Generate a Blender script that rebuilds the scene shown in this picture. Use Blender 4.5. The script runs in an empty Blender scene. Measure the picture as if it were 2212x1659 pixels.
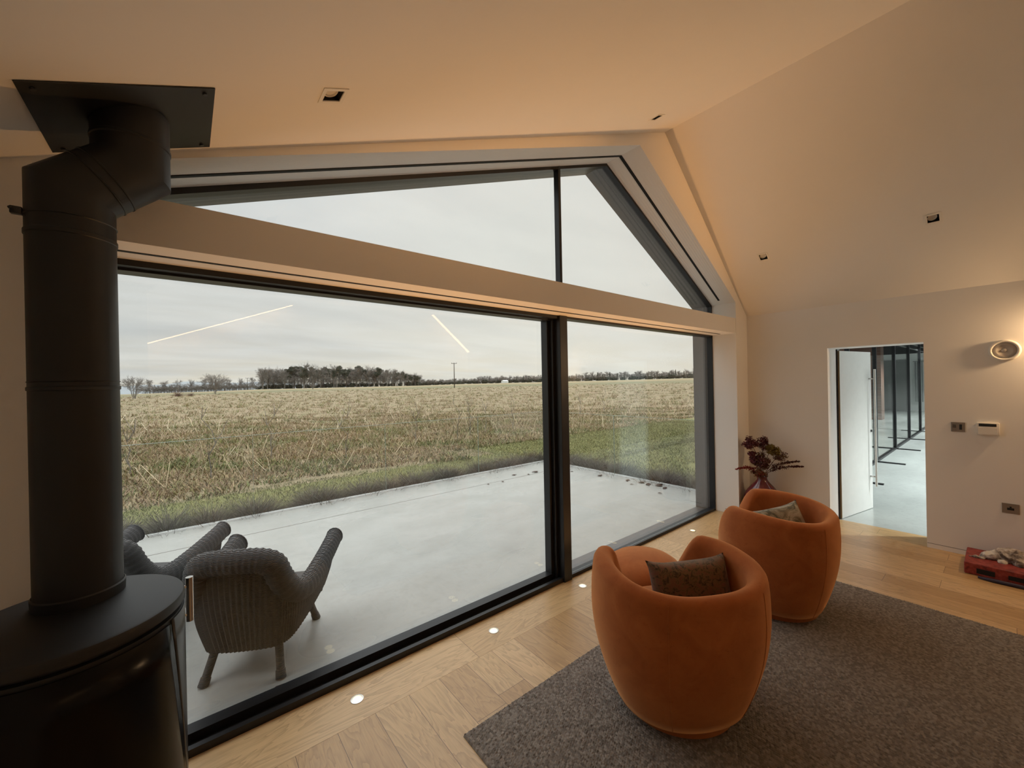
import bpy, bmesh, math, random
import numpy as np
from mathutils import Vector, Matrix
random.seed(7); rng=np.random.default_rng(11)
SC=bpy.context.scene; COL=SC.collection
PI=math.pi
def rad(a): return math.radians(a)

# ------------------------------------------------------------------ object helpers
def tag(o,label=None,cat=None,group=None,kind=None):
    if label: o['label']=label
    if cat: o['category']=cat
    if group: o['group']=group
    if kind: o['kind']=kind
    return o
def empty(name,loc=(0,0,0),rz=0,**k):
    o=bpy.data.objects.new(name,None); COL.objects.link(o); o.location=loc; o.rotation_euler=(0,0,rz)
    o.empty_display_size=.05
    return tag(o,**k)
def mesh_obj(name,V,F,mats,parent=None,smooth=False,mi=None,loc=None,rot=None,**k):
    me=bpy.data.meshes.new(name)
    me.from_pydata([tuple(map(float,v)) for v in V],[],[tuple(int(i) for i in f) for f in F])
    if not isinstance(mats,(list,tuple)): mats=[mats]
    for m in mats: me.materials.append(m)
    if mi is not None: me.polygons.foreach_set('material_index',list(mi))
    if smooth is True: me.polygons.foreach_set('use_smooth',[True]*len(me.polygons))
    elif isinstance(smooth,(int,float)) and smooth:
        me.polygons.foreach_set('use_smooth',[True]*len(me.polygons))
        me.set_sharp_from_angle(angle=rad(smooth))
    me.update()
    o=bpy.data.objects.new(name,me); COL.objects.link(o)
    if parent is not None: o.parent=parent
    if loc: o.location=loc
    if rot: o.rotation_euler=rot
    return tag(o,**k)
def np_mesh(name,V,quads=None,tris=None,mat=None,cols=None,smooth=False,parent=None,**k):
    V=np.asarray(V,np.float32); me=bpy.data.meshes.new(name)
    me.vertices.add(len(V)); me.vertices.foreach_set('co',V.ravel())
    L=[];S=[];T=[];n=0
    for A,c in ((quads,4),(tris,3)):
        if A is None or len(A)==0: continue
        A=np.asarray(A,np.int32); L.append(A.ravel()); S.append(n+np.arange(len(A))*c); T.append(np.full(len(A),c)); n+=A.size
    L=np.concatenate(L);S=np.concatenate(S);T=np.concatenate(T)
    me.loops.add(len(L)); me.loops.foreach_set('vertex_index',L.astype(np.int32))
    me.polygons.add(len(S)); me.polygons.foreach_set('loop_start',S.astype(np.int32)); me.polygons.foreach_set('loop_total',T.astype(np.int32))
    if smooth: me.polygons.foreach_set('use_smooth',np.ones(len(S),bool))
    me.update(calc_edges=True); me.validate()
    if cols is not None:
        a=me.color_attributes.new('tint','FLOAT_COLOR','POINT')
        C=np.ones((len(V),4),np.float32); C[:,:3]=cols; a.data.foreach_set('color',C.ravel())
    if mat: me.materials.append(mat)
    o=bpy.data.objects.new(name,me); COL.objects.link(o)
    if parent is not None: o.parent=parent
    return tag(o,**k)
class MB:
    def __init__(s): s.V=[];s.F=[];s.M=[]
    def add(s,VF,m=0,M=None):
        V,F=VF; b=len(s.V)
        if M is not None: V=[M@Vector(v) for v in V]
        s.V+= [tuple(v) for v in V]; s.F+=[tuple(i+b for i in f) for f in F]; s.M+=[m]*len(F); return s
    def build(s,name,mats,parent=None,smooth=False,**k): return mesh_obj(name,s.V,s.F,mats,parent,smooth,s.M,**k)
def box(x0,x1,y0,y1,z0,z1):
    V=[(x0,y0,z0),(x1,y0,z0),(x1,y1,z0),(x0,y1,z0),(x0,y0,z1),(x1,y0,z1),(x1,y1,z1),(x0,y1,z1)]
    return V,[(0,3,2,1),(4,5,6,7),(0,1,5,4),(1,2,6,5),(2,3,7,6),(3,0,4,7)]
def bbox(x0,x1,y0,y1,z0,z1,bev=.004,seg=2):
    bm=bmesh.new(); V,F=box(x0,x1,y0,y1,z0,z1); vs=[bm.verts.new(v) for v in V]
    for f in F: bm.faces.new([vs[i] for i in f])
    bmesh.ops.bevel(bm,geom=bm.edges[:],offset=bev,segments=seg,affect='EDGES',profile=.5)
    bm.verts.index_update(); R=([tuple(v.co) for v in bm.verts],[tuple(v.index for v in f.verts) for f in bm.faces]); bm.free(); return R
def tube(path,rad_,n=8,caps=True):
    P=[Vector(p) for p in path]; R=rad_ if isinstance(rad_,(list,tuple)) else [rad_]*len(P)
    V=[];F=[]; t=(P[1]-P[0]).normalized(); u=t.orthogonal().normalized()
    for i,p in enumerate(P):
        d=(P[min(i+1,len(P)-1)]-P[max(i-1,0)]).normalized()
        u=(u-d*u.dot(d)).normalized(); w=d.cross(u)
        for k in range(n):
            a=2*PI*k/n; V.append(p+(u*math.cos(a)+w*math.sin(a))*R[i])
    for i in range(len(P)-1):
        for k in range(n): F.append((i*n+k,i*n+(k+1)%n,(i+1)*n+(k+1)%n,(i+1)*n+k))
    if caps: F.append(tuple(range(n-1,-1,-1))); F.append(tuple((len(P)-1)*n+k for k in range(n)))
    return V,F
def mitre(path,r,n=40):
    P=[Vector(p) for p in path]; d=(P[1]-P[0]).normalized(); u=d.orthogonal().normalized(); w=d.cross(u)
    ring=[P[0]+(u*math.cos(2*PI*k/n)+w*math.sin(2*PI*k/n))*r for k in range(n)]; V=list(ring);F=[]
    for i in range(1,len(P)):
        d=(P[i]-P[i-1]).normalized(); nn=(d+(P[i+1]-P[i]).normalized()).normalized() if i<len(P)-1 else d
        ring=[v+d*((P[i]-v).dot(nn)/d.dot(nn)) for v in ring]; V+=ring; b=(i-1)*n
        F+=[(b+k,b+(k+1)%n,b+n+(k+1)%n,b+n+k) for k in range(n)]
    return V,F
def lathe(prof,n=32,c=(0,0),cap0=True,cap1=True):
    V=[];F=[]
    for r,z in prof:
        for k in range(n):
            a=2*PI*k/n; V.append((c[0]+r*math.cos(a),c[1]+r*math.sin(a),z))
    for i in range(len(prof)-1):
        for k in range(n): F.append((i*n+k,i*n+(k+1)%n,(i+1)*n+(k+1)%n,(i+1)*n+k))
    if cap0: F.append(tuple(range(n-1,-1,-1)))
    if cap1: F.append(tuple((len(prof)-1)*n+k for k in range(n)))
    return V,F
def slab(o,u,v,n,lu,lv,th,holes=()):
    """plate o+u*[0,lu]+v*[0,lv], front face at n=0, back at -n*th, rectangular holes (u0,u1,v0,v1)"""
    o,u,v,n=map(Vector,(o,u,v,n)); holes=[(max(0,h[0]),min(lu,h[1]),max(0,h[2]),min(lv,h[3])) for h in holes]; U=sorted({0,lu}|{h[0] for h in holes}|{h[1] for h in holes}); W=sorted({0,lv}|{h[2] for h in holes}|{h[3] for h in holes})
    U=[a for a in U if 0<=a<=lu]; W=[a for a in W if 0<=a<=lv]
    def solid(i,j):
        if i<0 or j<0 or i>=len(U)-1 or j>=len(W)-1: return False
        a=(U[i]+U[i+1])/2;b=(W[j]+W[j+1])/2
        return not any(h[0]<a<h[1] and h[2]<b<h[3] for h in holes)
    V=[];F=[];ix={}
    def p(i,j,k):
        if (i,j,k) not in ix: ix[i,j,k]=len(V); V.append(o+u*U[i]+v*W[j]-n*(th*k))
        return ix[i,j,k]
    flip=u.cross(v).dot(n)<0
    def f(*q): F.append(tuple(reversed(q)) if flip else q)
    for i in range(len(U)-1):
        for j in range(len(W)-1):
            if not solid(i,j): continue
            f(p(i,j,0),p(i+1,j,0),p(i+1,j+1,0),p(i,j+1,0)); f(p(i,j+1,1),p(i+1,j+1,1),p(i+1,j,1),p(i,j,1))
            if not solid(i-1,j): f(p(i,j,0),p(i,j+1,0),p(i,j+1,1),p(i,j,1))
            if not solid(i+1,j): f(p(i+1,j,1),p(i+1,j+1,1),p(i+1,j+1,0),p(i+1,j,0))
            if not solid(i,j-1): f(p(i,j,1),p(i+1,j,1),p(i+1,j,0),p(i,j,0))
            if not solid(i,j+1): f(p(i,j+1,0),p(i+1,j+1,0),p(i+1,j+1,1),p(i,j+1,1))
    return V,F
def dup(root,loc=None,rz=None,**k):
    r=root.copy(); COL.objects.link(r)
    if loc is not None: r.location=loc
    if rz is not None: r.rotation_euler=(0,0,rz)
    tag(r,**k)
    for ch in list(root.children):
        c=ch.copy(); COL.objects.link(c); c.parent=r
        for g in ch.children:
            d=g.copy(); COL.objects.link(d); d.parent=c
    return r

# ------------------------------------------------------------------ materials
class NT:
    def __init__(s,name):
        s.m=bpy.data.materials.new(name); s.m.use_nodes=True; s.t=s.m.node_tree; s.t.nodes.clear()
        s.out=s.n('ShaderNodeOutputMaterial')
    def n(s,typ,ins={},**at):
        x=s.t.nodes.new(typ)
        for k,v in at.items(): setattr(x,k,v)
        for k,v in ins.items(): s.set(x.inputs[k],v)
        return x
    def set(s,sock,v):
        if hasattr(v,'is_output') or isinstance(v,bpy.types.NodeSocket): s.t.links.new(v,sock)
        else: sock.default_value=v
    def math(s,op,a,b=0,c=0):
        x=s.n('ShaderNodeMath',operation=op); s.set(x.inputs[0],a); s.set(x.inputs[1],b); s.set(x.inputs[2],c); return x.outputs[0]
    def coord(s,k='Object'): return s.n('ShaderNodeTexCoord').outputs[k]
    def map(s,v,scale=(1,1,1),loc=(0,0,0),rot=(0,0,0)): return s.n('ShaderNodeMapping',{'Vector':v,'Scale':scale,'Location':loc,'Rotation':rot}).outputs[0]
    def noise(s,v,scale,detail=4,rough=.55,dist=0,out='Fac'): return s.n('ShaderNodeTexNoise',{'Vector':v,'Scale':scale,'Detail':detail,'Roughness':rough,'Distortion':dist}).outputs[out]
    def ramp(s,f,stops,interp='LINEAR'):
        r=s.n('ShaderNodeValToRGB',{'Fac':f}); r.color_ramp.interpolation=interp; e=r.color_ramp.elements
        while len(e)<len(stops): e.new(.5)
        for q,(p,c) in zip(e,stops): q.position=p; q.color=(*c,1) if len(c)==3 else c
        return r.outputs[0]
    def mix(s,f,a,b,blend='MIX'):
        x=s.n('ShaderNodeMix',data_type='RGBA',blend_type=blend); s.set(x.inputs[0],f)
        for i,v in ((6,a),(7,b)): s.set(x.inputs[i],(*v,1) if isinstance(v,tuple) and len(v)==3 else v)
        return x.outputs[2]
    def range(s,v,a,b,c=0,d=1): return s.n('ShaderNodeMapRange',{'Value':v,'From Min':a,'From Max':b,'To Min':c,'To Max':d}).outputs[0]
    def bump(s,h,strength=.3,dist=.01): return s.n('ShaderNodeBump',{'Height':h,'Strength':strength,'Distance':dist}).outputs[0]
    def pbr(s,color,rough=.5,metal=0,normal=None,**ex):
        b=s.n('ShaderNodeBsdfPrincipled'); s.set(b.inputs['Base Color'],(*color,1) if isinstance(color,tuple) and len(color)==3 else color)
        s.set(b.inputs['Roughness'],rough); s.set(b.inputs['Metallic'],metal)
        if normal is not None: s.set(b.inputs['Normal'],normal)
        for k,v in ex.items(): s.set(b.inputs[k.replace('_',' ')],v)
        s.t.links.new(b.outputs[0],s.out.inputs[0]); return s.m
def plain(name,c,r=.5,metal=0,bump=0,bscale=200,var=.06,**ex):
    t=NT(name); co=t.coord(); f=t.noise(co,bscale*.05,3)
    col=t.mix(f,tuple(x*(1-var) for x in c),tuple(min(1,x*(1+var)) for x in c))
    nm=t.bump(t.noise(co,bscale,3),bump,.002) if bump else None
    return t.pbr(col,r,metal,nm,**ex)
M={}
M['plaster']=plain('white_plaster',(.845,.82,.79),.75,bump=.05,bscale=90,var=.012)
M['ceil']=plain('ceiling_plaster',(.82,.79,.75),.8,bump=.05,bscale=90,var=.012)
M['black']=plain('black_aluminium',(.018,.018,.02),.38,.3)
M['slot']=plain('black_lining_and_shade',(.006,.006,.006),.7)  # black lining; on slots and shadow lines it paints their shade
M['clad']=plain('grey_cladding_metal',(.13,.128,.13),.45,.5)
M['stove']=plain('matt_black_steel',(.0092,.0102,.0118),.5,bump=.05,bscale=400)
M['stovegrey']=plain('grey_enamel_steel',(.035,.035,.036),.3,.3)
M['stoveglass']=plain('dark_stove_glass',(.003,.003,.003),.22,Specular_IOR_Level=.2)
M['chrome']=plain('brushed_steel',(.62,.6,.57),.25,1)
M['steelplate']=plain('brushed_steel_plate',(.36,.33,.30),.38,.9)
M['white']=plain('white_plastic',(.78,.75,.7),.45)
M['whitedoor']=plain('white_door_lacquer',(.82,.81,.78),.35)
M['lcd']=plain('dark_display',(.02,.022,.025),.2)
M['grille']=plain('speaker_mesh',(.55,.5,.45),.7,bump=.6,bscale=900)
M['hallwhite']=plain('hall_white_paint',(.78,.8,.79),.7)
M['halldark']=plain('hall_charcoal_panel',(.03,.033,.036),.6)
M['hallroof']=plain('dark_roof_boarding',(.06,.06,.062),.7)
M['red']=NT('mottled_red_board'); 
def _red():
    t=NT('mottled_red_board'); co=t.coord(); f=t.noise(co,26,6,.65)
    return t.pbr(t.ramp(f,[(.3,(.09,.008,.008)),(.5,(.25,.028,.022)),(.7,(.36,.07,.055))]),.55)
M['red']=_red()
M['navy']=plain('dark_navy_fabric',(.03,.024,.05),.6)
M['lampwarm']=None
def emit(name,c,s):
    t=NT(name); e=t.n('ShaderNodeEmission',{'Color':(*c,1),'Strength':s}); t.t.links.new(e.outputs[0],t.out.inputs[0]); return t.m
WARM=(1,.48,.15)
M['led']=emit('warm_led_strip',(1,.58,.28),11)
M['lens']=emit('warm_floor_lens',(1,.78,.38),2.6)
M['bulbcool']=emit('cool_spot_lens',(1,.97,.9),8)
def glass(name,tint=.94,boost=1,graze=.95):
    t=NT(name); g=t.n('ShaderNodeNewGeometry')
    d=t.n('ShaderNodeVectorMath',{0:g.outputs['Normal'],1:g.outputs['Incoming']},operation='DOT_PRODUCT').outputs['Value']
    k=t.math('SUBTRACT',1,t.math('ABSOLUTE',d)); f=t.math('MULTIPLY_ADD',t.math('POWER',k,5),graze,.042*boost)
    tr=t.n('ShaderNodeBsdfTransparent',{'Color':(tint,tint*1.005,tint*.995,1)}); gl=t.n('ShaderNodeBsdfGlossy',{'Roughness':0.0,'Color':(1,1,1,1)})
    mx=t.n('ShaderNodeMixShader',{0:f,1:tr.outputs[0],2:gl.outputs[0]}); t.t.links.new(mx.outputs[0],t.out.inputs[0]); return t.m
M['glass']=glass('window_glass',.97); M['balglass']=glass('balustrade_glass',.975); M['hallglass']=glass('partition_glass',.96,.6,.22)
M['glassedge']=plain('polished_glass_edge',(.30,.38,.34),.2)
def oak(name,axis,w,off,length,seam=True):
    t=NT(name); co=t.coord('Object'); s=t.n('ShaderNodeSeparateXYZ',{0:co})
    a,b=(s.outputs['X'],s.outputs['Y']) if axis=='y' else (s.outputs['Y'],s.outputs['X'])
    u=t.math('DIVIDE',t.math('SUBTRACT',a,off),w); i=t.math('FLOOR',u); fu=t.math('SUBTRACT',u,i)
    r=t.n('ShaderNodeTexWhiteNoise',{'W':i},noise_dimensions='1D').outputs['Value']
    v=t.math('ADD',t.math('DIVIDE',b,length),t.math('MULTIPLY',r,7.3)); j=t.math('FLOOR',v); fv=t.math('SUBTRACT',v,j)
    pid=t.math('ADD',t.math('MULTIPLY',i,13.7),t.math('MULTIPLY',j,5.1))
    rc=t.n('ShaderNodeTexWhiteNoise',{'W':pid},noise_dimensions='1D').outputs['Value']
    cx=t.n('ShaderNodeCombineXYZ',{'X':t.math('MULTIPLY',a,1),'Y':t.math('MULTIPLY',b,.16),'Z':t.math('MULTIPLY',pid,3.17)}).outputs[0]
    n1=t.noise(cx,7,4,.5,.6); rings=t.math('FRACT',t.math('MULTIPLY',n1,15)); rings=t.math('POWER',rings,2.2)
    fine=t.noise(t.n('ShaderNodeCombineXYZ',{'X':a,'Y':t.math('MULTIPLY',b,.04),'Z':pid}).outputs[0],170,3,.6)
    col=t.ramp(rc,[(0,(.49,.305,.135)),(.35,(.56,.36,.168)),(.7,(.64,.43,.21)),(1,(.69,.475,.25))])
    col=t.mix(t.math('MULTIPLY',rings,.42),col,(.25,.145,.065)); col=t.mix(t.range(fine,.45,.75,0,.30),col,(.28,.17,.08))
    eu=t.math('MULTIPLY',t.math('MINIMUM',fu,t.math('SUBTRACT',1,fu)),w); ev=t.math('MULTIPLY',t.math('MINIMUM',fv,t.math('SUBTRACT',1,fv)),length)
    e=t.math('MINIMUM',eu,ev); gap=t.math('LESS_THAN',e,.0011)
    if not seam: gap=t.math('LESS_THAN',ev,.0011)
    col=t.mix(t.math('MULTIPLY',gap,.85),col,(.05,.025,.01))
    nm=t.bump(t.math('ADD',t.math('MULTIPLY',fine,.25),t.math('MULTIPLY',t.math('MINIMUM',e,.003),200)),.18,.001)
    return t.pbr(col,t.range(fine,.2,.8,.27,.42),0,nm,Specular_IOR_Level=.5)
M['oak']=oak('oak_planks','y',.1862,.3635,1.75); M['oakborder']=oak('oak_border_board','x',2.0,-3.0,2.57,False)
def wool():
    t=NT('chunky_wool_loop'); a=t.n('ShaderNodeAttribute',attribute_name='tint').outputs['Color']; co=t.coord()
    f=t.noise(co,900,3,.7); return t.pbr(t.mix(t.range(f,.35,.7),a,(.20,.175,.15)),.95,0,t.bump(f,.5,.002),Sheen_Weight=.15)
M['wool']=wool()
def velvet():
    t=NT('burnt_orange_velvet'); co=t.coord(); f=t.noise(co,7,5,.6,.8); g=t.noise(co,38,4,.7)
    col=t.mix(t.range(f,.35,.7),(.37,.105,.030),(.46,.145,.044)); col=t.mix(t.range(g,.58,.75,0,.5),col,(.25,.06,.014))
    return t.pbr(col,.8,0,t.bump(t.noise(co,500,2),.15,.002),Sheen_Weight=1.0,Sheen_Roughness=.45,Sheen_Tint=(1,.52,.24,1),Specular_IOR_Level=.15)
M['velvet']=velvet()
def pillow(name,stops,scale):
    t=NT(name); co=t.coord(); f=t.noise(co,scale,7,.68,1.2); return t.pbr(t.ramp(f,stops),.85,0,t.bump(t.noise(co,400,2),.3,.002),Sheen_Weight=.2)
M['pilA']=pillow('brown_floral_cotton',[(.32,(.03,.018,.012)),(.43,(.085,.05,.022)),(.50,(.18,.11,.045)),(.57,(.20,.075,.04)),(.72,(.13,.085,.04))],34)
M['pilB']=pillow('grey_green_landscape_print',[(.28,(.04,.045,.035)),(.42,(.13,.13,.09)),(.52,(.36,.33,.25)),(.6,(.5,.49,.44)),(.68,(.34,.17,.06)),(.8,(.08,.085,.06))],9)
def concrete(name,c0,c1,r0,r1,scale=1.6):
    t=NT(name); co=t.coord(); f=t.noise(t.map(co,(1,1.6,1)),scale,5,.55,.2); g=t.noise(co,14,6,.7); h=t.noise(t.map(co,(.6,1.5,1)),.8,2,.5,0)
    col=t.mix(t.range(f,.32,.68),c0,c1); col=t.mix(t.range(g,.5,.75,0,.35),col,tuple(x*.72 for x in c0))
    return t.pbr(col,t.range(h,.36,.62,r0,r1),0,t.bump(t.math('ADD',g,t.noise(co,120,3)),.08,.003))
M['terrace']=concrete('damp_terrace_concrete',(.325,.325,.30),(.385,.385,.36),.2,.36)
M['hallfloor']=concrete('polished_hall_concrete',(.43,.46,.44),(.53,.56,.54),.14,.26,1.0)
def wicker():
    t=NT('charcoal_wicker'); co=t.coord('UV') if False else t.coord(); w=t.n('ShaderNodeTexWave',{'Vector':co,'Scale':48,'Distortion':1.5,'Detail':1},wave_type='BANDS',bands_direction='Z').outputs['Fac']
    f=t.noise(co,60,4); col=t.mix(f,(.036,.034,.034),(.068,.064,.062)); col=t.mix(t.math('MULTIPLY',t.math('SUBTRACT',1,w),.5),col,(.03,.027,.026))
    return t.pbr(col,.6,0,t.bump(w,.9,.006))
M['wicker']=wicker()
def tinted(name,r=.8,trans=.0,**k):
    t=NT(name); a=t.n('ShaderNodeAttribute',attribute_name='tint').outputs['Color']; return t.pbr(a,r,0,None,Specular_IOR_Level=.2,**k)
M['grass']=tinted('grass_blades'); M['flower']=tinted('dried_petals',.75)
M['bark']=plain('hazed_bark',(.20,.18,.16),.9,var=.2); M['needle']=plain('hazed_evergreen_foliage',(.085,.095,.07),.9,var=.3)  # grey bark and foliage lightened to carry distance haze in the colour
M['vase']=plain('dark_red_glass_glaze',(.11,.018,.02),.12,var=.25)
M['stem']=plain('dry_stems',(.12,.07,.035),.8)
M['leaf']=plain('dead_brown_leaf',(.06,.032,.022),.8,var=.3)
M['polewood']=plain('weathered_pole',(.10,.085,.07),.8)
M['rafter']=plain('white_steel_beam',(.7,.71,.7),.5)
def brick():
    t=NT('old_red_brick'); co=t.coord(); b=t.n('ShaderNodeTexBrick',{'Vector':t.map(co,(1,1,1),rot=(PI/2,0,PI/2)),'Scale':4.4,'Color1':(.26,.12,.08,1),'Color2':(.18,.09,.065,1),'Mortar':(.3,.27,.23,1)})
    return t.pbr(b.outputs[0],.85)
M['brick']=brick()
def fluff():
    t=NT('brown_and_cream_fleece'); co=t.coord(); f=t.noise(co,9,4,.6,.5)
    return t.pbr(t.ramp(f,[(.40,(.09,.06,.045)),(.5,(.42,.36,.31)),(.58,(.66,.62,.57))]),.95,0,t.bump(t.noise(co,160,3),.8,.006),Sheen_Weight=.4)
M['fluff']=fluff()

# ------------------------------------------------------------------ camera
f_px,yaw,pit,rol=866.0,rad(50.88),rad(-.09),rad(1.125)
fw=Vector((math.cos(yaw)*math.cos(pit),math.sin(yaw)*math.cos(pit),math.sin(pit))); rt=Vector((math.sin(yaw),-math.cos(yaw),0)); up=rt.cross(fw)
R_=rt*math.cos(rol)-up*math.sin(rol); U_=rt*math.sin(rol)+up*math.cos(rol)
cam=bpy.data.cameras.new('camera'); co=bpy.data.objects.new('camera',cam); COL.objects.link(co)
m=Matrix((R_,U_,-fw)).transposed().to_4x4(); m.translation=Vector((0,0,1.7)); co.matrix_world=m
cam.sensor_fit='HORIZONTAL'; cam.sensor_width=36; cam.lens=f_px/2212*36; cam.clip_start=.05; cam.clip_end=9000
SC.camera=co

# ------------------------------------------------------------------ room shell
YF,YW,YO=2.11,2.39,2.65        # plaster face, glazing frame, outer face of the reveal
XL,XR,YB=-.75,5.67,-3.75
RX,RZ,SL,SR=3.74,4.17,.40,.86
LX,RXO=-.40,5.33
EL=RZ-SL*(RX-XL); ER=RZ-SR*(XR-RX)
# floor
o=MB().add(slab((XL,YB,0),(1,0,0),(0,1,0),(0,0,1),XR-XL,2.083-YB,.2)).build('floor',M['oak'],kind='structure')
MB().add(slab((XL,2.084,0),(1,0,0),(0,1,0),(0,0,1),XR-XL,YW+.02-2.084,.2)).build('floor_border',M['oakborder'],kind='structure')
MB().add(slab((XR+.001,.505,0),(1,0,0),(0,1,0),(0,0,1),.36,.768,.2)).build('floor_threshold',M['oak'],kind='structure')
# ceiling with pockets for the downlights
DL=[('L',.475,1.68),('L',3.12,1.83),('R',5.037,.376),('R',5.032,1.689)]
aL,aR=math.atan(SL),math.atan(SR)
uL=Vector((-math.cos(aL),0,-math.sin(aL))); nL=Vector((math.sin(aL),0,-math.cos(aL)))
uR=Vector((math.cos(aR),0,-math.sin(aR))); nR=Vector((-math.sin(aR),0,-math.cos(aR)))
h=.038
def holes(side):
    out=[]
    for s,x,y in DL:
        if s!=side: continue
        d=abs(RX-x)/math.cos(aL if s=='L' else aR); out.append((d-h,d+h,y-YB-h,y-YB+h))
    return out
LLn=(RX-XL)/math.cos(aL); LRn=(XR-RX)/math.cos(aR)
mb=MB().add(slab((RX,YB,RZ),uL,(0,1,0),nL,LLn,YF-YB,.16,holes('L'))).add(slab((RX,YB,RZ),uR,(0,1,0),nR,LRn,YF-YB,.16,holes('R')))
mb.build('ceiling',M['ceil'],kind='structure')
# roof above, wider than the room so no daylight leaks in
mb=MB(); e=.35
def prism(poly,y0,y1):
    n=len(poly); V=[(x,y0,z) for x,z in poly]+[(x,y1,z) for x,z in poly]
    return V,[tuple(range(n)),tuple(range(2*n-1,n-1,-1))]+[(i,n+i,n+(i+1)%n,(i+1)%n) for i in range(n)]
mb.add(prism([(RX,RZ+.22),(XL-.5,EL+.22-.5*SL),(XL-.5,EL+.36-.5*SL),(RX,RZ+.38),(XR+.4,ER+.38-.4*SR),(XR+.4,ER+.22-.4*SR)],YB-.3,YO))
mb.build('roof',M['clad'],kind='structure')
# window wall: plaster face with gable opening, splayed reveals
Of=[(XL,0),(XL,EL),(RX,RZ),(XR,ER),(XR,0)]
If=[(LX,0),(LX,2.495),(3.30,3.885),(5.335,2.657),(RXO,0)]
Ib=[(LX,0),(LX,2.490),(3.17,3.795),(5.315,2.655),(5.318,0)]
def ringstrip(A,yA,B,yB,flip=False):
    V=[(x,yA,z) for x,z in A]+[(x,yB,z) for x,z in B]; n=len(A); F=[(i,i+1,n+i+1,n+i) for i in range(n-1)]
    return V,[tuple(reversed(q)) for q in F] if flip else F
def lerp(A,B,t): return [((1-t)*a[0]+t*b[0],(1-t)*a[1]+t*b[1]) for a,b in zip(A,B)]
def at(y): return lerp(If,Ib,(y-YF)/(YW-YF))
mb=MB()
mb.add(ringstrip(Of,YF,If,YF,True))                       # face to the room
for q in range(12): mb.add(ringstrip(lerp(If,Ib,q/12),YF+(YW-YF)*q/12,lerp(If,Ib,(q+1)/12),YF+(YW-YF)*(q+1)/12,True))
Oo=[(XL-.4,0),(XL-.4,EL+.1),(RX,RZ+.3),(XR+.4,ER+.1),(XR+.4,0)]
mb.add(ringstrip(Ib,YW,Of,YW,True)); mb.add(ringstrip(Of,YF,Of,YW))
mb.build('wall_window',M['plaster'],kind='structure')
# blind slot in the gable reveal: black bar proud of the plaster paints its shade
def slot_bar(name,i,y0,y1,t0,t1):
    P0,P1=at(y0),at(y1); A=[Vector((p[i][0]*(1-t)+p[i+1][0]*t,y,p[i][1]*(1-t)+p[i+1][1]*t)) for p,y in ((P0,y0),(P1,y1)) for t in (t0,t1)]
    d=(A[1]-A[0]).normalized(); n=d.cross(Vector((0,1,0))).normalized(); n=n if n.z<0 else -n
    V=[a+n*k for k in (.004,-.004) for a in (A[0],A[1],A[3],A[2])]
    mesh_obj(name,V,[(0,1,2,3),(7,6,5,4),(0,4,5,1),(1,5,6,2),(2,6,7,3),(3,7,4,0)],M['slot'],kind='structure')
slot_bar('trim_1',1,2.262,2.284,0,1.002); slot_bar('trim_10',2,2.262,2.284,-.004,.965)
# ring band of the beam
mb=MB().add(box(LX,5.329,YF,YW+.03,2.27,2.457)); mb.build('beam_lintel',M['plaster'],kind='structure')
mesh_obj('trim_2',*box(LX+.01,5.22,2.248,2.268,2.2675,2.275),M['slot'],kind='structure')  # beam underside slot: black bar with the slot's shade painted in
# outer reveal in grey metal and outside face
Io=[(LX,-.35),(LX,2.487),(3.165,3.79),(5.312,2.652),(5.312,-.35)]
Ib2=[(LX,-.35)]+Ib[1:4]+[(5.318,-.35)]
mb=MB().add(ringstrip(Ib2,YW,Io,YO,True)).add(ringstrip(Io,YO,[(XL-.4,-.35)]+Oo[1:4]+[(XR+2.2,-.35)],YO,True))
mb.add(ringstrip([(XL-.4,-.35)]+Oo[1:4]+[(XR+.4,-.35)],YF,[(XL-.4,-.35)]+Oo[1:4]+[(XR+.4,-.35)],YO))
mb.build('wall_outside',M['clad'],kind='structure')
MB().add(box(LX,5.312,YW+.11,YO,-.3,-.012)).build('sill_outside',M['clad'],kind='structure')
# other walls
dy0,dy1,dz=.505,1.273,2.03
wr=slab((XR,YB,0),(0,1,0),(0,0,1),(-1,0,0),YF-YB,ER+.0,.36,[(dy0-YB,dy1-YB,-1,dz)])
wr=slab((XR,YB,0),(0,1,0),(0,0,1),(-1,0,0),YF-YB,ER,.36,[(dy0-YB,dy1-YB,0,dz)])
MB().add(wr).build('wall_right',M['plaster'],kind='structure')
MB().add(slab((XL,YB,0),(0,1,0),(0,0,1),(1,0,0),YF-YB,EL,.3)).build('wall_left',M['plaster'],kind='structure')
MB().add(prism([(XL-.3,0),(XL-.3,EL),(RX,RZ),(XR+.3,ER),(XR+.3,0)],YB-.25,YB)).build('wall_back',M['plaster'],kind='structure')
# flush skirting; a black strip paints the shadow line above it
def skirt(name,pts):
    (x0,y0),(x1,y1)=pts; mb=MB()
    mb.add(box(min(x0,x1),max(x0,x1),min(y0,y1),max(y0,y1),0,.042)); return mb.build(name,M['plaster'],kind='structure')
skirt('baseboard_right',((XR-.004,YB),(XR,dy0-.002))); skirt('baseboard_right_far',((XR-.004,dy1+.002),(XR,YF)))
skirt('baseboard_reveal',((RXO-.005,YF),(RXO+.01,YW)))
mesh_obj('trim_3',*box(XR-.0015,XR+.001,YB,dy0-.002,.0422,.0455),M['slot'],kind='structure')
mesh_obj('trim_4',*box(RXO-.007,RXO+.001,YF+.002,YW,.0425,.048),M['slot'],kind='structure')

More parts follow.
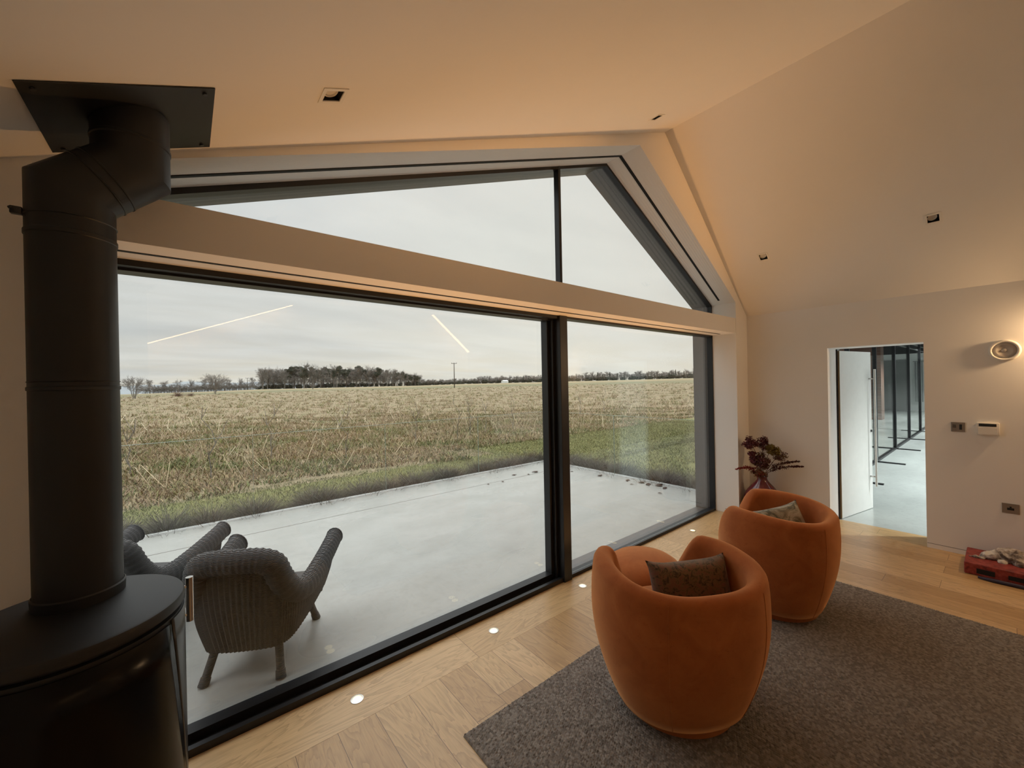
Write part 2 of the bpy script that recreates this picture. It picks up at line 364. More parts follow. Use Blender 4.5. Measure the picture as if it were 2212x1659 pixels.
# ------------------------------------------------------------------ windows
w1=MB()
w1.add(box(LX,2.56,YW,YW+.15,2.243,2.27)).add(box(LX,2.56,YW+.055,YW+.15,2.232,2.245))     # head left
w1.add(box(2.56,5.318,YW,YW+.1,2.252,2.27))
w1.add(box(LX,2.56,YW,YW+.03,-.01,.038)).add(box(LX,2.56,YW+.03,YW+.075,-.01,.018)).add(box(LX,2.56,YW+.075,YW+.15,-.01,.062))
w1.add(box(2.56,5.318,YW,YW+.022,-.01,.03)).add(box(2.56,5.318,YW+.022,YW+.11,-.01,.008))
w1.add(box(5.306,5.318,YW,YW+.1,.0,2.26)).add(box(LX,LX+.05,YW,YW+.15,0,2.26))
W1=w1.build('window_1',M['black'],kind='structure')
mb=MB().add(bbox(2.465,2.556,YW-.018,YW+.085,.0,2.27,.003)).add(bbox(2.405,2.47,YW+.08,YW+.155,.02,2.245,.003)).add(bbox(2.435,2.475,YW+.045,YW+.09,.02,2.25,.003))
mb.build('mullion',M['black'],W1)
mesh_obj('pane',*box(LX+.04,2.42,2.497,2.522,.05,2.24),M['glass'],W1)
mesh_obj('pane',*box(2.55,5.31,2.425,2.45,.012,2.26),M['glass'],W1)
# gable window
g=MB()
def inset(P,d): return [(P[0][0]+d,P[0][1]),(P[1][0]+d,P[1][1]-d*1.05),(P[2][0],P[2][1]-d*1.12),(P[3][0]-d,P[3][1]-d*.75),(P[4][0]-d,P[4][1])]
Pg=at(YW+.001); Pg[0]=(LX,2.44); Pg[4]=(5.318,2.44)
Q=inset(Pg,.022)
for A,B,y in ((Pg,Q,YW+.001),):
    V=[(x,yy,z) for yy in (YW+.001,YW+.06) for P in (Pg,Q) for x,z in P]
    F=[]
    for i in range(4): F+=[(i+5,i+6,i+1,i),(10+i,11+i,16+i,15+i),(5+i,15+i,16+i,6+i)]
    g.add((V,F))
W2=g.build('window_2',M['black'],kind='structure')
mesh_obj('mullion',*bbox(2.497,2.525,YW-.002,YW+.055,2.44,3.56,.003),M['black'],W2)
def gpane(poly,y0,y1): return prism(poly,y0,y1)
zl=lambda x: Q[1][1]+(Q[2][1]-Q[1][1])*(x-Q[1][0])/(Q[2][0]-Q[1][0])+.006
mesh_obj('pane',*gpane([(LX+.01,2.445),(2.50,2.445),(2.50,zl(2.5)),(LX+.01,zl(LX+.01))],YW+.025,YW+.05),M['glass'],W2)
mesh_obj('pane',*gpane([(2.52,2.445),(5.30,2.445),(5.30,2.655),(Q[2][0],Q[2][1]+.006),(2.52,zl(2.52))],YW+.025,YW+.05),M['glass'],W2)

# ------------------------------------------------------------------ lamps
def spot(name,loc,target,power,size,color=WARM,blend=.6,rad_=.02,parent=None):
    l=bpy.data.lights.new(name,'SPOT'); l.energy=power; l.color=color; l.spot_size=rad(size); l.spot_blend=blend; l.shadow_soft_size=rad_
    o=bpy.data.objects.new(name,l); COL.objects.link(o); d=(Vector(target)-Vector(loc)).normalized()
    if parent is not None:
        o.parent=parent; o.location=Vector(loc)-parent.location
    else: o.location=loc
    o.rotation_euler=d.to_track_quat('-Z','Y').to_euler(); return o
fl_lab=['round floor uplight in oak border board nearest the stove','round floor uplight in border board, second out from the stove','round floor uplight in border board just right of black mullion post','','round floor uplight in border board beyond the two orange chairs','']
for i,x in enumerate([.694,1.616,2.538,3.467,4.406]):
    t=empty('floor_uplight',(x,2.24,0),label=fl_lab[i] or 'round floor uplight in border board hidden by the orange footstool',cat='floor light',group='floor uplights along the window')
    mesh_obj('rim',*lathe([(.0335,0),(.0335,.0025),(.0255,.003),(.0255,.0005)],28),M['chrome'],t,smooth=40)
    mesh_obj('lens',*lathe([(.025,.0008),(.024,.0022)],24),M['lens'],t)
    spot('uplight_lamp',(x,2.208,.012),(x,2.08,4),62,68,WARM,1.0,.02,t)
# led strips along the far gable (seen only mirrored in the glass)
def strip(name,x0,x1,side,label):
    zc=(lambda x: RZ-SL*(RX-x)) if side=='L' else (lambda x: RZ-SR*(x-RX))
    y=YB+.12; a,b=Vector((x0,y,zc(x0)-.03)),Vector((x1,y,zc(x1)-.03)); d=(b-a).normalized(); n=Vector((0,1,0)); q=d.cross(n)
    V=[];
    t=empty(name,tuple(a),label=label,cat='light strip')
    for nm,m_,w,hh,zz in (('channel','white',.03,.02,.012),('diffuser','led',.024,.008,-.004)):
        V=[p-a+n*(sy*w)+Vector((0,0,sz*hh/2+zz)) for p in (a,b) for sy,sz in ((-1,-1),(1,-1),(1,1),(-1,1))]
        mesh_obj(nm,V,[(0,1,2,3),(7,6,5,4),(0,4,5,1),(1,5,6,2),(2,6,7,3),(3,7,4,0)],M[m_],t)
strip('led_strip_light',-.5,1.62,'L','warm strip light under the long ceiling slope, mirrored in large window pane')
strip('led_strip_light',4.62,5.62,'R','warm strip light under the steep ceiling slope, mirrored near the mullion')
# downlights
dlab=['square recessed downlight in long ceiling slope nearest the black flue','square recessed downlight just left of the ceiling ridge above gable window','square recessed downlight in steep slope above the wall speaker','square recessed downlight in steep slope above the dried flowers']
for i,(s,x,y) in enumerate(DL):
    u_,n_=(uL,nL) if s=='L' else (uR,nR); z=RZ-(SL*(RX-x) if s=='L' else SR*(x-RX))
    t=empty('recessed_downlight',(x,y,z),label=dlab[i],cat='ceiling light',group='recessed downlights')
    B=Matrix((u_,Vector((0,1,0)),u_.cross(Vector((0,1,0))))).transposed().to_4x4()
    if (B@Vector((0,0,1))).dot(n_)<0: B=Matrix((-u_,Vector((0,1,0)),(-u_).cross(Vector((0,1,0))))).transposed().to_4x4()
    V,F=slab((-.05,-.05,.004),(1,0,0),(0,1,0),(0,0,1),.1,.1,.004,[(.014,.086,.014,.086)])
    MB().add((V,F),0,B).build('bezel',M['white'],t)
    mb=MB()
    for bx in ((-.0375,-.0365,-.0375,.0375),(.0365,.0375,-.0375,.0375),(-.0375,.0375,-.0375,-.0365),(-.0375,.0375,.0365,.0375)): mb.add(box(*bx,-.09,.001),0,B)
    mb.add(box(-.0375,.0375,-.0375,.0375,-.092,-.09),0,B); mb.build('recess',M['slot'],t)
    V,F=lathe([(.031,-.004),(.031,.0),(.026,.001),(.022,-.006),(.010,-.02)],24)
    T=B@Matrix.Translation((0,.006 if True else 0,-.018))@Matrix.Rotation(rad(12),4,'X')
    MB().add((V,F),0,T).build('lamp',M['white'],t,40)
# added unseen spots on the far gable to brighten the window gable face
for sx,lab in ((-1,'added unseen spot lamp high on the back gable aimed at long slope side'),(1,'added unseen spot lamp high on the back gable aimed at steep slope side')):
    t=empty('added_gable_spot',(RX+sx*.12,YB+.06,3.92),label=lab,cat='added spot lamp')
    MB().add(tube([(0,-.055,0),(0,.0,0)],.012,10)).build('bracket',M['black'],t); tgt=(1.5,YF,3.72) if sx<0 else (4.7,YF,3.95)
    dv=(Vector(tgt)-t.location).normalized(); MB().add(tube([Vector((0,0,0))-dv*.03,dv*.05],[.03,.034],20)).build('head',M['black'],t,40)
    spot('added_spot_light',tuple(t.location+dv*.06),tgt,340,29,WARM,1.0,.03,t)
# wall lamp just past the right edge of the view
t=empty('wall_lamp',(XR,-.52,2.10),label='small white wall lamp on right wall beside round speaker',cat='wall light')
MB().add(bbox(-.13,-.001,-.075,.075,.014,.024,.003)).add(bbox(-.014,-.001,-.04,.04,-.08,.014,.003)).build('shade',M['white'],t)
mesh_obj('bulb',*lathe([(.008,-.055),(.02,-.045),(.02,-.02),(.012,.006)],16,(-.06,0)),M['lens'],t,True)
l=bpy.data.lights.new('wall_lamp_light','POINT'); l.energy=42; l.color=(1,.64,.33); l.shadow_soft_size=.05; lo=bpy.data.objects.new('wall_lamp_light',l); COL.objects.link(lo); lo.parent=t; lo.location=(-.095,0,-.022)

# ------------------------------------------------------------------ stove and flue
SCx,SCy,SRr=-.27,1.73,.252
st=empty('wood_stove',(SCx,SCy,0),label='tall round black wood stove in the left foreground before the window',cat='stove')
mesh_obj('body',*lathe([(SRr-.02,0),(SRr-.02,.04),(SRr,.042),(SRr,1.004),(SRr-.014,1.006),(SRr-.014,1.016)],64),M['stove'],st,30)
mesh_obj('top_plate',*lathe([(SRr-.004,1.016),(SRr+.003,1.019),(SRr+.004,1.04),(SRr+.001,1.047),(SRr-.006,1.05)],64),M['stove'],st,30)
def patch(a0,a1,z0,z1,r,n=24,m=8,th=.004):
    V=[];F=[]
    for k in (0,1):
        for j in range(m+1):
            z=z0+(z1-z0)*j/m; lo,hi=a0(z),a1(z)
            for i in range(n+1):
                a=rad(lo+(hi-lo)*i/n); V.append(((r-k*th)*math.cos(a),(r-k*th)*math.sin(a),z))
    W=n+1; K=W*(m+1)
    for j in range(m):
        for i in range(n):
            q=(j*W+i,j*W+i+1,(j+1)*W+i+1,(j+1)*W+i); F+=[q,tuple(K+x for x in reversed(q))]
    for i in range(n): F+=[(i,K+i,K+i+1,i+1),(m*W+i,m*W+i+1,K+m*W+i+1,K+m*W+i)]
    for j in range(m): F+=[(j*W,(j+1)*W,K+(j+1)*W,K+j*W),(j*W+n,K+j*W+n,K+(j+1)*W+n,(j+1)*W+n)]
    return V,F
seam=lambda z: -29+(1.0-z)*34
dr=mesh_obj('door',*patch(lambda z:-140,lambda z:seam(z)-1.2,.12,.992,SRr+.006),M['stoveglass'],st,True)
mesh_obj('side_panel',*patch(lambda z:seam(z)+.6,lambda z:48,.06,.998,SRr+.004),M['stovegrey'],st,True)
hd=MB().add(tube([(.268,.12,.875),(.268,.12,1.03)],.0115,14)).add(tube([(.22,.11,1.0),(.268,.12,1.0)],.006,8)).add(tube([(.22,.11,.9),(.268,.12,.9)],.006,8))
hd.build('handle',M['chrome'],dr,40,label='brushed steel handle')
fl=empty('flue_pipe',(-.27,1.855,1.05),label='black steel flue pipe with offset elbow rising from stove to ceiling',cat='flue')
A=(0,0,0)
zc=RZ-SL*(RX+.13)-1.05
MB().add(mitre([(0,0,.002),(0,0,1.274),(.14,.01,1.398),(.14,.01,zc+.02)],.1)).build('pipe',M['stove'],fl,35)
mesh_obj('collar',*lathe([(.104,0),(.1055,.03),(.1015,.034)],48,cap0=False,cap1=False),M['stove'],fl,35)
for z0,z1 in ((.655,.668),(.68,.684),(1.125,1.14),(1.18,1.184)): mesh_obj('joint_band',*lathe([(.1,z0),(.1028,z0+.002),(.1028,z1-.002),(.1,z1)],48,cap0=False,cap1=False),M['stove'],fl,35)
dd=Vector((.14,.01,.124)).normalized()
for s_ in (.40,.56): 
    p=Vector((0,0,1.274))+Vector((.14,.01,.124))*s_; mesh_obj('elbow_seam',*tube([p-dd*.003,p-dd*.002,p+dd*.002,p+dd*.003],[.1,.1025,.1025,.1],48,False),M['stove'],fl,35)
mesh_obj('joint_band',*lathe([(.1,1.475),(.1028,1.478),(.1028,1.486),(.1,1.489)],48,(.14,.01),False,False),M['stove'],fl,35)
mb=MB().add(bbox(-.122,-.098,-.03,-.012,1.178,1.2,.002)).add(tube([(-.118,-.045,1.189),(-.118,.0,1.189)],.004,8)); mb.build('clamp_bolt',M['stovegrey'],fl)
pl=MB(); Bq=Matrix((uL*-1,Vector((0,1,0)),nL)).transposed().to_4x4()
Bq=Matrix((-uL,Vector((0,1,0)),(-uL).cross(Vector((0,1,0))))).transposed().to_4x4(); sgn=1 if (Bq@Vector((0,0,1))).dot(nL)>0 else -1
pc=Vector((-.128+.27,1.866-1.855,RZ-SL*(RX+.128)-1.05))
pl.add(bbox(-.236,.236,-.208,.208,min(sgn*.0015,sgn*.005),max(sgn*.0015,sgn*.005),.001),0,Matrix.Translation(pc)@Bq)
cp=pl.build('ceiling_plate',M['stove'],fl)
for sx in (-1,1):
    for sy in (-1,1): MB().add(lathe([(.007,0),(.007,.004),(.004,.006)],10),0,Matrix.Translation(pc)@Bq@Matrix.Translation((sx*.205,sy*.18,sgn*.005 if sgn>0 else -.011))).build('screw',M['stovegrey'],cp)

# ------------------------------------------------------------------ rug (looped wool, 3.14 m wide)
def make_rug():
    x0,x1,y0,y1=1.01,4.155,-1.05,1.668; st_=.0037; nx=int((x1-x0)/st_); ny=int((y1-y0)/st_)
    X,Y=np.meshgrid(np.linspace(x0,x1,nx),np.linspace(y0,y1,ny),indexing='ij'); px,py=.0122,.0112
    r=np.floor((X-x0)/px); Ys=Y+ (r%2)*py*.5; c=np.floor((Ys-y0)/py)
    hsh=lambda a,b,k: np.modf(np.abs(np.sin(a*127.1+b*311.7+k*74.7)*43758.5453))[0]
    fx=((X-x0)/px-r-.5)+(hsh(r,c,1)-.5)*.25; fy=((Ys-y0)/py-c-.5)+(hsh(r,c,2)-.5)*.25
    b=np.clip(1-3.4*(fx**2+fy**2),0,1)**.6
    Z=.008+b*.0065*(.75+.5*hsh(r,c,3))
    e=np.minimum.reduce([X-x0,x1-X,Y-y0,y1-Y]); Z=np.where(e<.002,.001,Z)
    k=hsh(r,c,4); base=np.array([[.15,.12,.098],[.215,.18,.148],[.29,.25,.21],[.38,.335,.285]])
    ci=(k*3.999).astype(int); colr=base[ci]*(.88+.24*hsh(r,c,5))[...,None]
    V=np.stack([X,Y,Z],-1).reshape(-1,3); I=np.arange(nx*ny).reshape(nx,ny)
    q=np.stack([I[:-1,:-1],I[1:,:-1],I[1:,1:],I[:-1,1:]],-1).reshape(-1,4)
    np_mesh('area_rug',V,q,None,M['wool'],colr.reshape(-1,3),True,label='large grey brown chunky looped wool rug on the oak floor under chairs',cat='rug')
make_rug()
RUGZ=.013

# ------------------------------------------------------------------ orange tub chairs
def tub():
    t=empty('tub_chair',(0,0,0)); N=96
    a_,b_=.44,.378
    def sstep(x,p,q): x=min(1,max(0,(x-p)/(q-p))); return x*x*(3-2*x)
    V=[];F=[]; rows=None
    for i in range(N):
        th=2*PI*i/N                                    # 0 = back (-y)
        d=math.degrees(th if th<=PI else 2*PI-th)
        hc=.712+.046*sstep(d,20,112)-.34*sstep(d,124,163)
        ex=2.25; cs,sn=math.sin(th),-math.cos(th)
        Rr=1/((abs(cs)/a_)**ex+(abs(sn)/b_)**ex)**(1/ex)
        P=[]
        rt_=.042+.012*sstep(d,20,110)*(1-sstep(d,140,165))
        zt=hc-rt_
        for s in np.linspace(0,1,14):
            z=.055+(zt-.055)*s; zz=z/.74
            f=.70+.30*math.sin(min(1,(z-.03)/.50)*PI/2)**.85 if z<.53 else 1.0-.55*(z-.53)**2*1.6
            P.append((Rr*f,z))
        ro=P[-1][0]; rin=ro-2*rt_
        for k in range(1,8): 
            q=PI*k/8; P.append((ro-rt_+rt_*math.cos(q),zt+rt_*math.sin(q)))
        zs=.385; 
        for s in np.linspace(0,1,8): P.append((rin-(.045*s**1.3 if zt>zs else 0),zt+(zs-zt)*s))
        P.append((.02,zs))
        for r,z in P: V.append((r*cs,r*sn,z))
        rows=len(P)
    for i in range(N):
        j=(i+1)%N
        for k in range(rows-1): F.append((i*rows+k,j*rows+k,j*rows+k+1,i*rows+k+1))
    F.append(tuple(i*rows for i in range(N-1,-1,-1))); F.append(tuple(i*rows+rows-1 for i in range(N)))
    sh=mesh_obj('shell',V,F,M['velvet'],t,True)
    # seat cushion
    V=[];F=[];prof=[(.90,.385),(1.0,.40),(1.02,.425),(.98,.448),(.85,.462),(.55,.468),(.2,.47)]
    for r,z in prof:
        for i in range(48):
            th=2*PI*i/48; V.append((r*.305*math.sin(th),.03-r*.275*math.cos(th)*1.0,z))
    for k in range(len(prof)-1):
        for i in range(48): F.append((k*48+i,k*48+(i+1)%48,(k+1)*48+(i+1)%48,(k+1)*48+i))
    F.append(tuple((len(prof)-1)*48+i for i in range(48))); mesh_obj('seat_cushion',V,F,M['velvet'],t,True)
    V,F=lathe([(.255,0),(.262,.004),(.268,.05),(.268,.062)],64); mesh_obj('plinth',[(x*1.06,y*.96,z) for x,y,z in V],F,M['velvet'],t,35)
    # back seams follow the shell
    for ang in (-38,38):
        i=round((ang%360)/360*N); sl=[Vector(mesh_v) for mesh_v in [sh.data.vertices[i*rows+k].co for k in range(0,15)]]
        mesh_obj('back_seam',*tube([p*1.0+Vector((p.x,p.y,0)).normalized()*.0002 for p in sl],.0018,6),M['velvet'],sh)
    return t
chair=tub(); tag(chair,label='orange velvet tub chair in the foreground with brown patterned cushion',cat='armchair',group='orange velvet tub chairs')
chair.location=(2.0,1.115,RUGZ); chair.rotation_euler=(0,0,rad(62-90))
dup(chair,(3.43,1.10,RUGZ),rad(97-90),label='orange velvet tub chair further back with grey green cushion',cat='armchair',group='orange velvet tub chairs')
def cushion(name,w,hh,th,mat,label,loc,rot):
    n=28;m_=20; V=[];F=[]
    for s in (1,-1):
        for i in range(n+1):
            for j in range(m_+1):
                u=-1+2*i/n; v=-1+2*j/m_
                x=u*w/2*(1-.07*(1-v*v)*0-.09*(1-abs(v)**3)*abs(u)**4); z=v*hh/2*(1-.16*(1-abs(u)**3)*abs(v)**4)
                f=max(0,(1-u**4)*(1-v**4))**.55
                wr=.004*math.sin(9*u+3*v)*math.sin(7*v-2*u)
                V.append((x,s*(th/2*f+wr*f),z))
    K=(n+1)*(m_+1); W=m_+1
    for i in range(n):
        for j in range(m_):
            q=(i*W+j,(i+1)*W+j,(i+1)*W+j+1,i*W+j+1); F+=[tuple(reversed(q)),tuple(K+x for x in q)]
    bm=bmesh.new(); me=bpy.data.meshes.new(name); me.from_pydata(V,[],F); bm.from_mesh(me); bmesh.ops.remove_doubles(bm,verts=bm.verts[:],dist=.0004); bm.to_mesh(me); bm.free()
    me.materials.append(mat); me.polygons.foreach_set('use_smooth',[True]*len(me.polygons))
    o=bpy.data.objects.new(name,me); COL.objects.link(o); o.location=loc; o.rotation_euler=rot
    return tag(o,label=label,cat='cushion')
cushion('throw_cushion',.46,.32,.17,M['pilA'],'brown floral cushion resting against back of the foreground orange chair',(2.10,1.085,.575),(rad(-16),rad(-2),rad(-33)))
cushion('throw_cushion',.48,.34,.16,M['pilB'],'grey and green printed cushion resting inside the further orange chair',(3.50,1.12,.55),(rad(-24),rad(-9),rad(-36)))
# footstool
t=empty('footstool',(2.60,1.70,0),label='round orange velvet footstool standing before the foreground orange chair',cat='footstool')
mesh_obj('body',*lathe([(.19,.0),(.21,.02),(.25,.12),(.262,.22),(.258,.285)],56,cap1=True),M['velvet'],t,35)
mesh_obj('top_pad',*lathe([(.252,.286),(.263,.295),(.262,.33),(.245,.37),(.20,.40),(.12,.418),(.04,.424)],56),M['velvet'],t,True)

# ------------------------------------------------------------------ vase with dried flowers in the corner
VX,VY=5.43,1.88
vz=[(.09,0),(.15,.015),(.193,.09),(.204,.18),(.194,.26),(.163,.335),(.118,.395),(.08,.435),(.056,.468),(.05,.495),(.06,.515),(.052,.513),(.043,.47)]
tag(mesh_obj('floor_vase',*lathe(vz,48,cap1=False),M['vase'],None,True,loc=(VX,VY,0)),'dark red glass bulb vase on floor in the right corner','vase')
def blob_cols(n,cs): 
    cs=np.array(cs); return cs[rng.integers(0,len(cs),n)]*(.75+.5*rng.random((n,1)))
def petals(centers,size,cols):
    n=len(centers); A=rng.normal(size=(n,3));A/=np.linalg.norm(A,axis=1)[:,None]; B=np.cross(A,rng.normal(size=(n,3)));B/=np.linalg.norm(B,axis=1)[:,None]
    s=size*(.6+.8*rng.random((n,1))); C=np.cross(A,B)
    V=np.stack([centers-A*s,centers+B*s*.6+C*s*.25,centers+A*s,centers-B*s*.6+C*s*.25],1).reshape(-1,3)
    return V,np.arange(4*n).reshape(-1,4),np.repeat(cols,4,0)
def sprig(name,label,base,ctrl,tip,kind,cols,size,n,spread):
    b,c,t_=[np.array(v,float) for v in (base,ctrl,tip)]
    ts=np.linspace(0,1,14); path=[(1-s)**2*b+2*s*(1-s)*c+s*s*t_ for s in ts]
    t=empty(name,tuple(b),label=label,cat='dried flower',group='dried flowers in the red vase')
    mesh_obj('stem',*tube([tuple(p-b) for p in path],[.003]*13+[.0015],6),M['stem'],t)
    if kind=='spike':
        s=rng.random(n)**.8*.62+.38; P=np.array([(1-q)**2*b+2*q*(1-q)*c+q*q*t_ for q in s]); P+=rng.normal(size=(n,3))*spread*(1.15-s)[:,None]*1.3
    else:
        d=rng.normal(size=(n,3)); d/=np.linalg.norm(d,axis=1)[:,None]; sub=rng.normal(size=(11,3)); sub/=np.linalg.norm(sub,axis=1)[:,None]; sub=sub*np.array(spread)*(.35+.6*rng.random((11,1)))*np.array([1,1,1.05]); P=t_+sub[rng.integers(0,11,n)]+d*(np.array(spread)*.42*rng.random((n,1))**.5)
    V,q,cc=petals(P,size,blob_cols(n,cols)); np_mesh('flower_head',V-b,q,None,M['flower'],cc,parent=t)
b0=(VX,VY,.48)
RED=[(.30,.035,.025),(.22,.025,.02)]; MAR=[(.075,.012,.014),(.045,.01,.012)]; PUR=[(.12,.03,.035),(.18,.06,.06),(.07,.018,.022)]; OLV=[(.22,.15,.035),(.16,.10,.03)]; BRN=[(.13,.06,.03),(.20,.12,.055)]
sprig('dried_flower','red flower spike leaning far left out of vase',b0,(VX-.02,VY+.08,.66),(5.17,2.08,.60),'spike',RED,.008,420,.016)
sprig('dried_flower','upper dark maroon flower spike leaning right out of vase',b0,(VX+.0,VY-.10,.70),(5.47,1.50,.735),'spike',MAR,.008,420,.016)
sprig('dried_flower','lower dark maroon flower spike with bare tip leaning right',b0,(VX+.0,VY-.10,.66),(5.45,1.46,.685),'spike',MAR,.008,420,.015)
sprig('dried_flower','pinkish purple flower cluster at top left of bouquet',b0,(VX-.0,VY+.02,.75),(5.37,1.98,.90),'ball',PUR,.0095,1100,(.085,.095,.085))
sprig('dried_flower','tall maroon flower cluster with wispy tips at bouquet top',b0,(VX,VY,.75),(5.45,1.87,.92),'ball',MAR+PUR,.0085,800,(.07,.07,.09))
sprig('dried_flower','olive yellow hydrangea head on right side of bouquet',b0,(VX,VY-.02,.7),(5.44,1.78,.845),'ball',OLV,.010,1100,(.085,.095,.065))
sprig('dried_flower','reddish brown leafy cluster low in centre of bouquet',b0,(VX,VY+.01,.55),(5.38,1.88,.70),'ball',BRN+PUR,.011,1100,(.10,.13,.10))
sprig('dried_flower','dusky pink flower cluster at middle left of bouquet',b0,(VX,VY+.03,.6),(5.36,1.965,.745),'ball',PUR+[(.22,.05,.06)],.012,800,(.075,.085,.07))
sprig('dried_flower','brown seed spray to the right below olive head',b0,(VX,VY-.05,.6),(5.44,1.72,.765),'ball',BRN+MAR,.007,700,(.085,.11,.06))
sprig('dried_flower','small drooping brown leaf bunch over vase neck',b0,(VX-.04,VY,.58),(5.36,1.87,.55),'ball',BRN+[(.2,.04,.03)],.012,420,(.06,.08,.07))

# ------------------------------------------------------------------ things on the right wall
t=empty('wall_speaker',(XR,0,1.907),label='round white speaker on the right wall above switch plates',cat='speaker')
Rx=Matrix.Rotation(-PI/2,4,'Y')
MB().add(lathe([(.094,0),(.096,.012),(.09,.026),(.08,.03),(.073,.024),(.07,.012)],48,cap1=False),0,Rx).build('ring',M['white'],t,True)
MB().add(lathe([(.071,.012),(.069,.02),(.045,.011),(.02,.006),(.016,.014),(.006,.018)],40),0,Rx).build('grille',M['grille'],t,True)
t=empty('switch_plate',(XR,.286,1.204),label='square steel switch plate right of the doorway at shoulder height',cat='switch')
MB().add(bbox(-.007,0,-.045,.045,-.045,.045,.002)).build('plate',M['steelplate'],t)
MB().add(bbox(-.010,-.006,.012,.034,-.004,.004,.001)).add(bbox(-.010,-.006,.012,.034,.012,.02,.001)).build('slot_button',M['lcd'],t)
MB().add(bbox(-.011,-.006,-.026,-.008,-.024,.026,.002)).build('rocker',M['lcd'],t)
t=empty('alarm_keypad',(XR,.102,1.20),label='white keypad with dark display strip right of steel switch plate',cat='keypad')
MB().add(bbox(-.026,0,-.068,.068,-.058,.058,.006)).build('case',M['white'],t,35)
MB().add(bbox(-.0275,-.024,-.05,.055,.022,.048,.001)).build('display',M['lcd'],t)
MB().add(bbox(-.0268,-.024,-.055,.06,-.05,.012,.002)).build('flap',M['white'],t)
t=empty('wall_socket',(XR,-.019,.50),label='steel wall socket low on the right wall above the red box',cat='socket')
MB().add(bbox(-.007,0,-.05,.05,-.044,.044,.002)).build('plate',M['steelplate'],t)
MB().add(bbox(-.0085,-.006,-.02,.02,-.014,.006,.001)).add(bbox(-.0085,-.006,-.006,.006,.004,.018,.001)).build('outlet_holes',M['lcd'],t)
# red box with fleece bundle and dark strap
t=empty('floor_box',(5.38,-.13,0),label='low mottled red box on the floor against right wall',cat='box')
MB().add(bbox(-.225,.235,-.42,.37,.0,.098,.008)).build('carcass',M['red'],t)
mesh_obj('side_cutout',*bbox(-.2275,-.222,.20,.30,.02,.062,.002),M['slot'],t); mesh_obj('side_cutout',*bbox(-.2275,-.222,.05,.13,.025,.06,.002),M['slot'],t)
def lump(name,label,cat,loc,lobes,mat):
    bm=bmesh.new()
    for (x,y,z,rx,ry,rz) in lobes:
        bmesh.ops.create_icosphere(bm,subdivisions=3,radius=1,matrix=Matrix.Translation((x,y,z))@Matrix.Diagonal((rx,ry,rz,1)))
    me=bpy.data.meshes.new(name); bm.to_mesh(me); bm.free(); me.materials.append(mat)
    o=bpy.data.objects.new(name,me); COL.objects.link(o); o.location=loc
    md=o.modifiers.new('r','REMESH'); md.mode='VOXEL'; md.voxel_size=.006; md.use_smooth_shade=True
    tx=bpy.data.textures.new(name,'CLOUDS'); tx.noise_scale=.035; d=o.modifiers.new('d','DISPLACE'); d.texture=tx; d.strength=.035; d.mid_level=.5
    return tag(o,label=label,cat=cat)
lump('fleece_bundle','fluffy white and brown bundle lying on the red box','soft toy',(5.42,.0,.09),[(0,0,.04,.07,.11,.05),(-.03,.1,.03,.05,.06,.035),(-.05,-.06,.025,.07,.04,.03),(-.02,-.13,.03,.06,.05,.04),(.05,-.02,.06,.06,.09,.05),(-.08,.17,.012,.02,.05,.014),(-.09,.03,.012,.03,.03,.016)],M['fluff'])
tag(MB().add(tube([(5.09,.16,.012),(5.08,.08,.014),(5.085,-.06,.014),(5.09,-.2,.013),(5.09,-.36,.012)],[.008,.015,.015,.012,.01],10)).build('rolled_strap',M['navy'],None,True),'dark navy roll lying along the foot of the red box','strap')

# ------------------------------------------------------------------ doorway and hall
hx,hy=6.062,1.29; ang=math.atan2(1.156-1.315,6.882-6.063)
D=empty('door_1',(hx,hy,0),ang,kind='structure')
MB().add(bbox(.004,.815,-.045,0,.006,2.012,.002)).build('leaf',M['whitedoor'],D)
mesh_obj('leaf_edge',*box(.0,.006,-.046,.001,.006,2.012),plain('birch_ply_edge',(.36,.28,.17),.6),D)
mb=MB().add(tube([(.755,-.105,.30),(.755,-.105,1.79)],.0125,16))
ph=mb.build('pull_handle',M['chrome'],D,40)
for z in (.42,1.67): mesh_obj('standoff',*tube([(.755,-.045,z),(.755,-.105,z)],.009,12),M['chrome'],ph,True)
MB().add(lathe([(.014,0),(.014,.012),(.01,.014)],16),0,Matrix.Translation((.79,-.045,1.0))@Matrix.Rotation(PI/2,4,'X')).build('lock_cylinder',M['stovegrey'],D)
F_=MB().add(box(6.03,6.056,1.262,1.305,0,2.03)).build('trim_5',M['slot'],kind='structure')
for z in (.28,1.08,1.85):
    mb=MB().add(bbox(6.045,6.06,1.262,1.285,z-.05,z+.05,.002)).add(tube([(6.062,1.268,z-.04),(6.062,1.268,z+.04)],.008,10)); mb.build('hinge',M['chrome'],F_,40)
HX0,HX1,HY0,HY1=6.031,27.2,-7,4.3
MB().add(slab((HX0,HY0,0),(1,0,0),(0,1,0),(0,0,1),HX1-HX0,HY1-HY0,.2,[(-.1,9.55-HX0,YO-HY0,20)])).build('floor_hall',M['hallfloor'],kind='structure')
mb=MB().add(box(27.0,27.3,HY0,HY1,0,5.0)); mb.build('wall_hall_far',M['hallwhite'],kind='structure')
MB().add(box(9.5,27.0,HY1,HY1+.2,-.35,5)).add(box(9.4,9.6,YO,HY1,-.35,5)).add(box(6.04,9.5,YO-.06,YO,0,5)).build('wall_hall_side',M['hallwhite'],kind='structure')
MB().add(box(HX0,27.0,HY0-.2,HY0,0,5)).build('wall_hall_near',M['hallwhite'],kind='structure')
MB().add(box(HX0,HX0+.1,HY0,YB,0,5)).add(box(HX0,HX0+.1,YB,YO,2.6,5)).build('wall_hall_end',M['hallwhite'],kind='structure')
